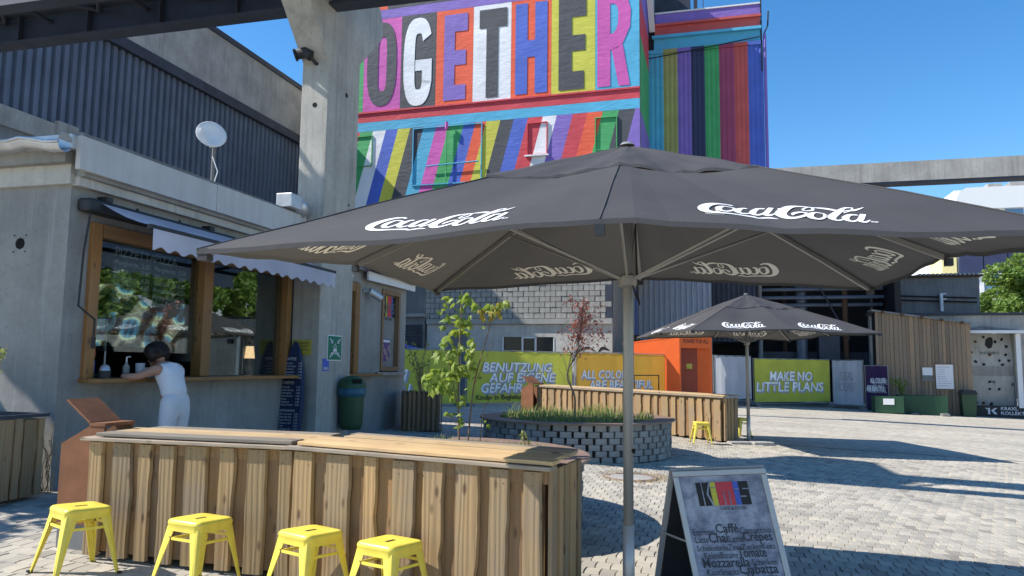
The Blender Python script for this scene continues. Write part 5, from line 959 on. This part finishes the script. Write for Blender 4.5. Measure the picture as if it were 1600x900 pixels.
    MB().tube([(.02,-.04,hb+.0),(.05,-.03,hb-.1),(.075,-.02,hb-.16),(.06,.0,hb-.1),(.05,.0,hb+.35)],.006,5).build('pull_cord','cable',t,local=True)
    for (x,y) in slabs: MB().box(x-.21,x+.21,y-.2,y+.2,-.01,.05).build('base_slab','concl',t,local=True,bevel=.008)
    k=lw/1550
    for side in range(4):
        for half in(-1,1):
            for (nm,m_,off,sg_) in(('printed_logo','logow',.0025,1),('logo_showing_through','logob',-.0025,-1)):
                vs=[]
                for (x,y,si) in LV:
                    H_=(hx,hy,hx,hy)[side]; Dp=(hy,hx,hy,hx)[side]; a=half*H_*.405+(x-775)*k; b=-(Dp-.14-y*k*1.05)
                    X,Y=((a,b),(-b,a),(-a,-b),(b,-a))[side]; vs.append((X,Y,cz(X,Y)+off+sg_*.00008*si))
                MB().add(vs,LF).build(nm,m_,t,local=True)
    return t
umbrella('large charcoal parasol with white script lettering spreading over the foreground',(-.52,4.75,gz(-.5)),R(2.6),1.84,1.74,2.065,2.165,2.88,tiltx=-.006,tilty=.05,lw=.67,hub=2.03,pole_r=.031,slabs=((-.27,-.27),(.27,-.27),(-.27,.27),(.27,.27)))
umbrella('smaller distant charcoal parasol standing by the far bar',(.66,16.5,gz(.66)),R(21),1.84,1.84,2.2,2.25,3.05,lw=.8,hub=2.05,slabs=((-.32,-.2),(.14,-.24),(-.3,.28),(.3,.25)))
# ================================================================== ROUND BLOCK PLANTERS
def planter(label,cx,cy,Rw,a_face,rows=6,H_=.58):
    z0=gz(cx)-.03; t=thing('round_planter',label,'planter',(cx,cy,z0)); bw_,bh=.165,.094; n=int(2*PI*Rw/.215)
    MB().lathe([(Rw-.16,0),(Rw-.16,rows*bh)],(0,0,0),64).build('inner_drum','concd',t,local=True); me=MB().box(-.085,.085,-.13,.0,.004,bh-.004).mesh('block','block'); rest=MB(); cnt=0
    for j in range(rows):
        for i in range(n):
            a=2*PI*(i+.5*(j%2))/n+rnd.uniform(-.006,.006); off=rnd.uniform(-.012,.014); r_=Rw+off; x,y=r_*math.cos(a),r_*math.sin(a); da=(a-a_face+PI)%(2*PI)-PI
            if abs(da)<R(118) and cnt<300: o=inst('block',me,t,(x,y,j*bh),(0,rnd.uniform(-.01,.01),a-PI/2)); cnt+=1
            else: c_,s_=math.cos(a),math.sin(a); rest.obox((x-.065*c_,y-.065*s_,j*bh+bh/2),(-.085*s_,.085*c_,0),(.065*c_,.065*s_,0),(0,0,bh/2-.004))
    if rest.v: rest.build('rear_blocks','block',t,local=True,stuff=True)
    ht=rows*bh; MB().lathe([(Rw-.26,ht+.002),(Rw-.26,ht+.028),(Rw+.07,ht+.028),(Rw+.07,ht+.002),(Rw-.26,ht+.002)],(0,0,0),72).build('rim','rim',t,local=True); 
    mb=MB(); vs=[(0,0,ht+.03)];fs=[]
    for q in range(1,7):
        for k in range(32): a=2*PI*k/32; r_=(Rw-.2)*q/6; vs.append((r_*math.cos(a),r_*math.sin(a),ht-.02+.05*(1-(q/6)**2)+rnd.uniform(-.015,.015)))
    fs=[(0,1+k,1+(k+1)%32) for k in range(32)]+[(1+q*32+k,1+(q+1)*32+k,1+(q+1)*32+(k+1)%32,1+q*32+(k+1)%32) for q in range(5) for k in range(32)]
    mb.add(vs,fs).build('soil_bed','soil',t,local=True,smooth=True); return z0+ht
zf=planter('round grey block planter with grass and a reddish sapling by the far bar',-2.29,12.9,1.58,R(-80),6); zn=planter('round grey block planter with a leafy sapling behind the front bar',-2.75,6.92,1.56,R(-60),6)
def grass(label,cx,cy,z,R_,n,hmin,hmax,seed,keep=None):
    r=random.Random(seed); mb=MB()
    for i in range(n):
        a=r.uniform(0,6.28); q=R_*math.sqrt(r.random()); x,y=cx+q*math.cos(a),cy+q*math.sin(a)
        dn=mnoise.noise(Vector((x*1.7,y*1.7,seed)))
        if dn<-.25 and r.random()<.8: continue
        h=r.uniform(hmin,hmax)*(.7+.8*max(0,dn+.3)); b=r.uniform(0,6.28); l=h*r.uniform(.2,.8); w_=r.uniform(.004,.009); px,py=-math.sin(b)*w_,math.cos(b)*w_
        mb.add([(x-px,y-py,z),(x+px,y+py,z),(x+l*.4*math.cos(b)+px*.7,y+l*.4*math.sin(b)+py*.7,z+h*.65),(x+l*.4*math.cos(b)-px*.7,y+l*.4*math.sin(b)-py*.7,z+h*.65),(x+l*math.cos(b),y+l*math.sin(b),z+h)],[(0,1,2,3),(3,2,4)])
    o=mb.build('grass','grass'); o['kind']='stuff'; o['label']=label; o['category']='grass'; return o
grass('tufts of green grass filling the far round planter',-2.29,12.9,zf-.0,1.3,2100,.04,.2,4); grass('sparse short grass and weeds in near round planter',-2.75,6.92,zn,1.28,1500,.03,.12,5)
# ------------------------------------------------------------------ saplings
def maple():
    o=[(0,0),(.12,-.1),(.34,-.2),(.3,.02),(.52,.1),(.42,.26),(.62,.62),(.36,.5),(.25,.62),(.0,1.05)]; o2=[(-a,b) for a,b in o[1:-1]][::-1]; P=o+o2; vs=[(a*.5,b*.55-.0,-.18*abs(a)**1.2-.12*b*b) for a,b in P]; c=(0,.2,.03); n=len(vs)
    return [c]+vs,[(0,1+i,1+(i+1)%n) for i in range(n)]
leafme=MB().add(*maple()).mesh('leaf','leaf'); leafye=MB().add(*maple()).mesh('leaf','leafy')
sp=thing('maple_sapling','lanky young maple with big fresh green leaves in near round planter','sapling',(-2.42,6.7,zn)); r=random.Random(31)
def loc_px(x,y,Y):   # picture point carried to the vertical plane through the sapling
    d=cf+cr*((x-800)/FPX)+cu*((450-y)/FPX); k=Y/d.y; return Vector((0,0,EYE))+d*k
stems=[([(717,689),(716,620),(718,540),(722,450)],.011),([(731,689),(741,600),(757,540),(768,500),(771,472)],.009),([(716,640),(700,560),(690,520)],.006),([(750,690),(756,640),(775,612)],.006),([(742,600),(757,565),(774,520)],.005),([(717,660),(706,655),(698,650)],.004)]
for P_,r_ in stems:
    W=[loc_px(x,y,6.7+.03*math.sin(i*2+x)) for i,(x,y) in enumerate(P_)]; Q=catmull([tuple(q) for q in W],5); MB().tube(Q,[r_*(1-.6*i/(len(Q)-1)) for i in range(len(Q))],6).build('stem','bark',sp)
def addleaf(p,s,me,droop=.9):
    a=r.uniform(0,6.28); q=p-sp.location; inst('leaf',me,sp,tuple(q),(R(-90)*r.uniform(.15,droop)+R(10),r.uniform(-.5,.5),a),(s,s,s))
for (cx,cy,rx,ry,n,s,me) in[(715,480,20,22,26,.15,leafme),(716,520,25,28,38,.16,leafme),(712,565,30,20,34,.17,leafme),(683,588,24,22,26,.17,leafme),(716,600,16,30,20,.13,leafme),(668,592,14,12,8,.16,leafme),(712,655,16,12,9,.13,leafme),(765,485,18,12,14,.15,leafye),(776,478,18,10,8,.15,leafme),(752,478,12,8,6,.14,leafme),(735,462,8,6,3,.12,leafme),(752,505,5,6,2,.12,leafme),(686,485,5,4,3,.09,leafme),(738,555,8,4,3,.12,leafme),(745,588,6,4,2,.09,leafme),(757,660,7,6,3,.08,leafme)]:
    for i in range(n):
        x=cx+rx*r.uniform(-1,1); y=cy+ry*r.uniform(-1,1); addleaf(loc_px(x,y,6.7+r.uniform(-.14,.14)),s*r.uniform(.7,1.1),me)
WL=['spindly weed at the left edge of the near planter, left of the sapling','tallest bushy seedy weed at the right of the near planter','thin weed just left of the bushy seedy one','thin weed midway between sapling and the bushy weed','short weed beside the foot of the bushy weed','weed right at the foot of the sapling, on its right','small weed just left of the sapling foot']
for i,(x,hh) in enumerate(((665,.2),(818,.33),(790,.16),(770,.2),(800,.14),(742,.22),(690,.15))):
    p=loc_px(x,690,6.15 if x>700 else 6.3); shrub('garden_weed',WL[i],'weed',(p.x,p.y,zn),4 if hh>.3 else 2,40+i,'olive',.04,hh,.05,26 if hh>.3 else 9,group='weeds in near planter')
rt=thing('red_leaved_sapling','thin sapling with sparse reddish leaves in the far round planter','sapling',(-2.2,12.6,zf)); r=random.Random(5)
Q=catmull([tuple(loc_px(x,y,12.6)) for x,y in((897,662),(898,620),(886,585),(902,550),(908,505),(912,465))],6); MB().tube(Q,[.02*(1-.75*i/(len(Q)-1)) for i in range(len(Q))],6).build('stem','bark',rt); L=MB(); bs=MB()
for i in range(30):
    x=r.gauss(910,18); y=r.uniform(462,532); b=Q[min(len(Q)-1,12+r.randrange(18))]; e=loc_px(x+(20 if i%7==0 else 0),y,12.6)+Vector((0,r.uniform(-.25,.25),0)); bs.tube([b,tuple((Vector(b)+e)*.5+Vector((0,0,.04))),tuple(e)],[.006,.004,.002],4)
    for k in range(20):
        p=Vector(b).lerp(e,r.uniform(.35,1.1))+Vector((r.gauss(0,.05),r.gauss(0,.05),r.gauss(0,.05))); d=Vector((r.gauss(0,1),r.gauss(0,1),r.gauss(-.5,1))).normalized(); q=d.cross(Vector((r.gauss(0,1),r.gauss(0,1),1))).normalized(); l=r.uniform(.04,.085); L.add([p,p+d*l*.5+q*l*.25,p+d*l,p+d*l*.5-q*l*.25],[(0,1,2,3)])
b=Q[8]
for (x,y) in((880,560),(876,540),(872,575)): bs.tube([b,tuple(loc_px(x,y,12.6))],[.006,.002],4)
bs.build('branches','bark',rt); L.build('foliage','leafr',rt,stuff=True)
# ================================================================== A-BOARD
ab=thing('a_board','silver framed pavement A-board listing coffee and crepes, standing beside the parasol pole','sign',(0.05,4.95,gz(0)))
TL=Vector((-.27,4.89,.855)); TR=Vector((.29,5.03,.885)); ud=(TR-TL).normalized(); fd=Vector((ud.y,-ud.x,0)).normalized(); dn=(Vector((0,0,-1))+fd*.2+ud*.165).normalized(); dn2=(Vector((0,0,-1))-fd*.28-ud*.09).normalized(); Wd=(TR-TL).length; Hd=.95
def legpanel(O,D,nm,po):
    N=ud.cross(D).normalized()
    if N.dot(fd)*po<0: N=-N
    mb=MB()
    for (u0,u1,v0,v1) in((0,Wd,0,.035),(0,Wd,Hd-.035,Hd),(0,.035,.035,Hd-.035),(Wd-.035,Wd,.035,Hd-.035)): mb.prism([O+ud*u0+D*v0,O+ud*u1+D*v0,O+ud*u1+D*v1,O+ud*u0+D*v1],N*.02)
    fr=mb.build(nm,'alu',ab,bevel=.005); MB().prism([O+ud*.036+D*.036,O+ud*(Wd-.036)+D*.036,O+ud*(Wd-.036)+D*(Hd-.036),O+ud*.036+D*(Hd-.036)],N*.008).build('poster' if po>0 else 'back_sheet','aposter' if po>0 else 'plasticd',ab); return N
N1=legpanel(TL,dn,'front_frame',1); legpanel(TL-fd*.05,dn2,'rear_frame',-1); MB().tube([TL-fd*.025+Vector((0,0,.004)),TR-fd*.025+Vector((0,0,.004))],.014,8).build('hinge_bar','alu',ab)
MB().tube([TL+dn*.42+ud*.01,TL-fd*.05+dn2*.42+ud*.01],.007,6).build('stay','alu',ab)
def ap(u,v,o=.012): return TL+ud*u+dn*v+N1*o
mb=MB()
for (a,b,m_) in((.13,.215,'lettk'),(.215,.25,'p_yellow'),(.25,.355,'p_red'),(.355,.39,'p_blue'),(.39,.45,'lettk')): MB().poly([ap(a,.075),ap(b-.002,.075),ap(b-.002,.215),ap(a,.215)]).build('logo_block',m_,ab)
# gaps cutting the letters K I M S
for (u0,v0,u1,v1,w_) in((.163,.075,.163,.215,.006),(.215,.075,.19,.145,.01),(.19,.145,.215,.215,.01),(.29,.13,.29,.215,.006),(.322,.13,.322,.215,.006),(.355,.12,.39,.12,.006),(.41,.12,.45,.12,.007),(.39,.165,.425,.165,.007),(.215,.108,.25,.108,.005)):
    dv=Vector((u1-u0,v1-v0,0)).normalized(); px,py=-dv.y*w_/2,dv.x*w_/2; mb.poly([ap(u0+px,v0+py,.015),ap(u1+px,v1+py,.015),ap(u1-px,v1-py,.015),ap(u0-px,v0-py,.015)])
mb.build('logo_gaps','aposter',ab)
mb=MB(); up_=-dn
def at(s,u,v,sz,fit,bold=0.): text_on(mb,s,ap(u,v,.013+.0004*rnd.random()),ud,up_,sz,fit=fit,off=bold)
at('CAFE & KIOSK',.25,.243,.03,.16)
at('Espresso',.05,.385,.055,.135); at('Caffé',.19,.375,.075,.14,.0012); at('Cappuccino',.335,.385,.055,.185)
at('Latte',.055,.43,.055,.08); at('Chai',.138,.43,.08,.115,.0012); at('Latte',.258,.432,.055,.085); at('Crêpes',.345,.428,.075,.175,.0012)
at('SchokoladeZimtZuckerKeks',.055,.478,.05,.47); at('KokosBanane',.09,.523,.055,.2); at('Tomate',.295,.52,.078,.17,.0012)
at('Mozzarella',.07,.572,.078,.28,.0012); at('Schinken',.365,.568,.05,.15); at('KäseSnacks',.085,.617,.055,.19); at('Ciabatta',.28,.615,.078,.23,.0012); at('Eis Kuchen',.08,.665,.055,.2); at('Veggie',.32,.665,.078,.19,.0012); at('Limonade Bier',.08,.715,.055,.4); at('Salat Panini',.09,.765,.06,.38)
mb.build('lettering','ink',ab)
# ================================================================== LEFT PLANTER BOX and crate planter
def boxplanter(label,x0,x1,y0,y1,zt,mat_b,seed,bwid,lip=True,yaw=0,gap=.012):
    r=random.Random(seed); cx,cy=(x0+x1)/2,(y0+y1)/2; zg=gz(cx); t=thing('timber_planter',label,'planter',(cx,cy,zg),yaw); hx,hy=(x1-x0)/2,(y1-y0)/2; H_=zt-zg
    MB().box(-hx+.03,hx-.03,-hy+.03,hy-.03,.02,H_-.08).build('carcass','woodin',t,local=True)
    for (L,ax,rot,sg_) in((2*hx,'x',0,-1),(2*hx,'x',PI,1),(2*hy,'y',PI/2,1),(2*hy,'y',-PI/2,-1)):
        u=-L/2; i=0
        while u<L/2-.03:
            w_=min(r.uniform(*bwid),L/2-u); me=MB().add(*live_board(w_-gap,H_-.03-r.uniform(0,.02),.024,seed*100+i+int(rot*10))).mesh('board',mat_b); c=u+w_/2
            p=(c,-hy) if rot==0 else ((-c,hy) if rot==PI else ((hx,c) if rot>0 else (-hx,-c))); inst('board',me,t,(p[0],p[1],.01),(0,0,rot)); u+=w_; i+=1
    if lip: 
        for (a,b,c,d) in((-hx-.03,hx+.03,-hy-.03,-hy+.03),(-hx-.03,hx+.03,hy-.03,hy+.03),(-hx-.03,-hx+.03,-hy+.031,hy-.031),(hx-.03,hx+.03,-hy+.031,hy-.031)): MB().box(a,b,c,d,H_-.02,H_+.012).build('lip','steel',t,local=True)
    MB().box(-hx+.04,hx-.04,-hy+.04,hy-.04,H_-.08,H_-.05).build('soil','soil',t,local=True); return t
boxplanter('live-edge timber planter box against shaded kiosk side wall',-7.9,-6.1,5.2,5.82,.99,'wood',21,(.09,.17))
boxplanter('slatted timber planter beyond the kiosk beside the lime fence',-6.05,-5.3,13.95,14.7,1.0,'slat',22,(.085,.1),lip=False,yaw=R(20),gap=.03)
shrub('wispy_shrub','wispy pale shrub leaning in from the left planter at picture edge','shrub',(-6.36,5.45,.95),5,61,'olive',.055,.95,.16,34)
shrub('willowy_shrub','airy grey-green shrub sprouting from the slatted planter','shrub',(-5.68,14.3,.95),14,62,'olive',.07,1.0,.4,16)
t=thing('dry_vine','dry climbing twigs against the kiosk corner beside the planter','plant',(-6.25,6.05,.25)); mb=MB(); r=random.Random(9)
for i in range(12):
    P_=[(-6.26+r.uniform(-.06,.05),6.1-r.uniform(0,.06),.22)]
    for k in range(7): q=P_[-1]; P_.append((q[0]+r.uniform(-.05,.05),min(6.115,q[1]+r.uniform(-.02,.02)),q[2]+r.uniform(.03,.12)))
    mb.tube(P_,.003,4)
mb.build('twigs','dry',t)
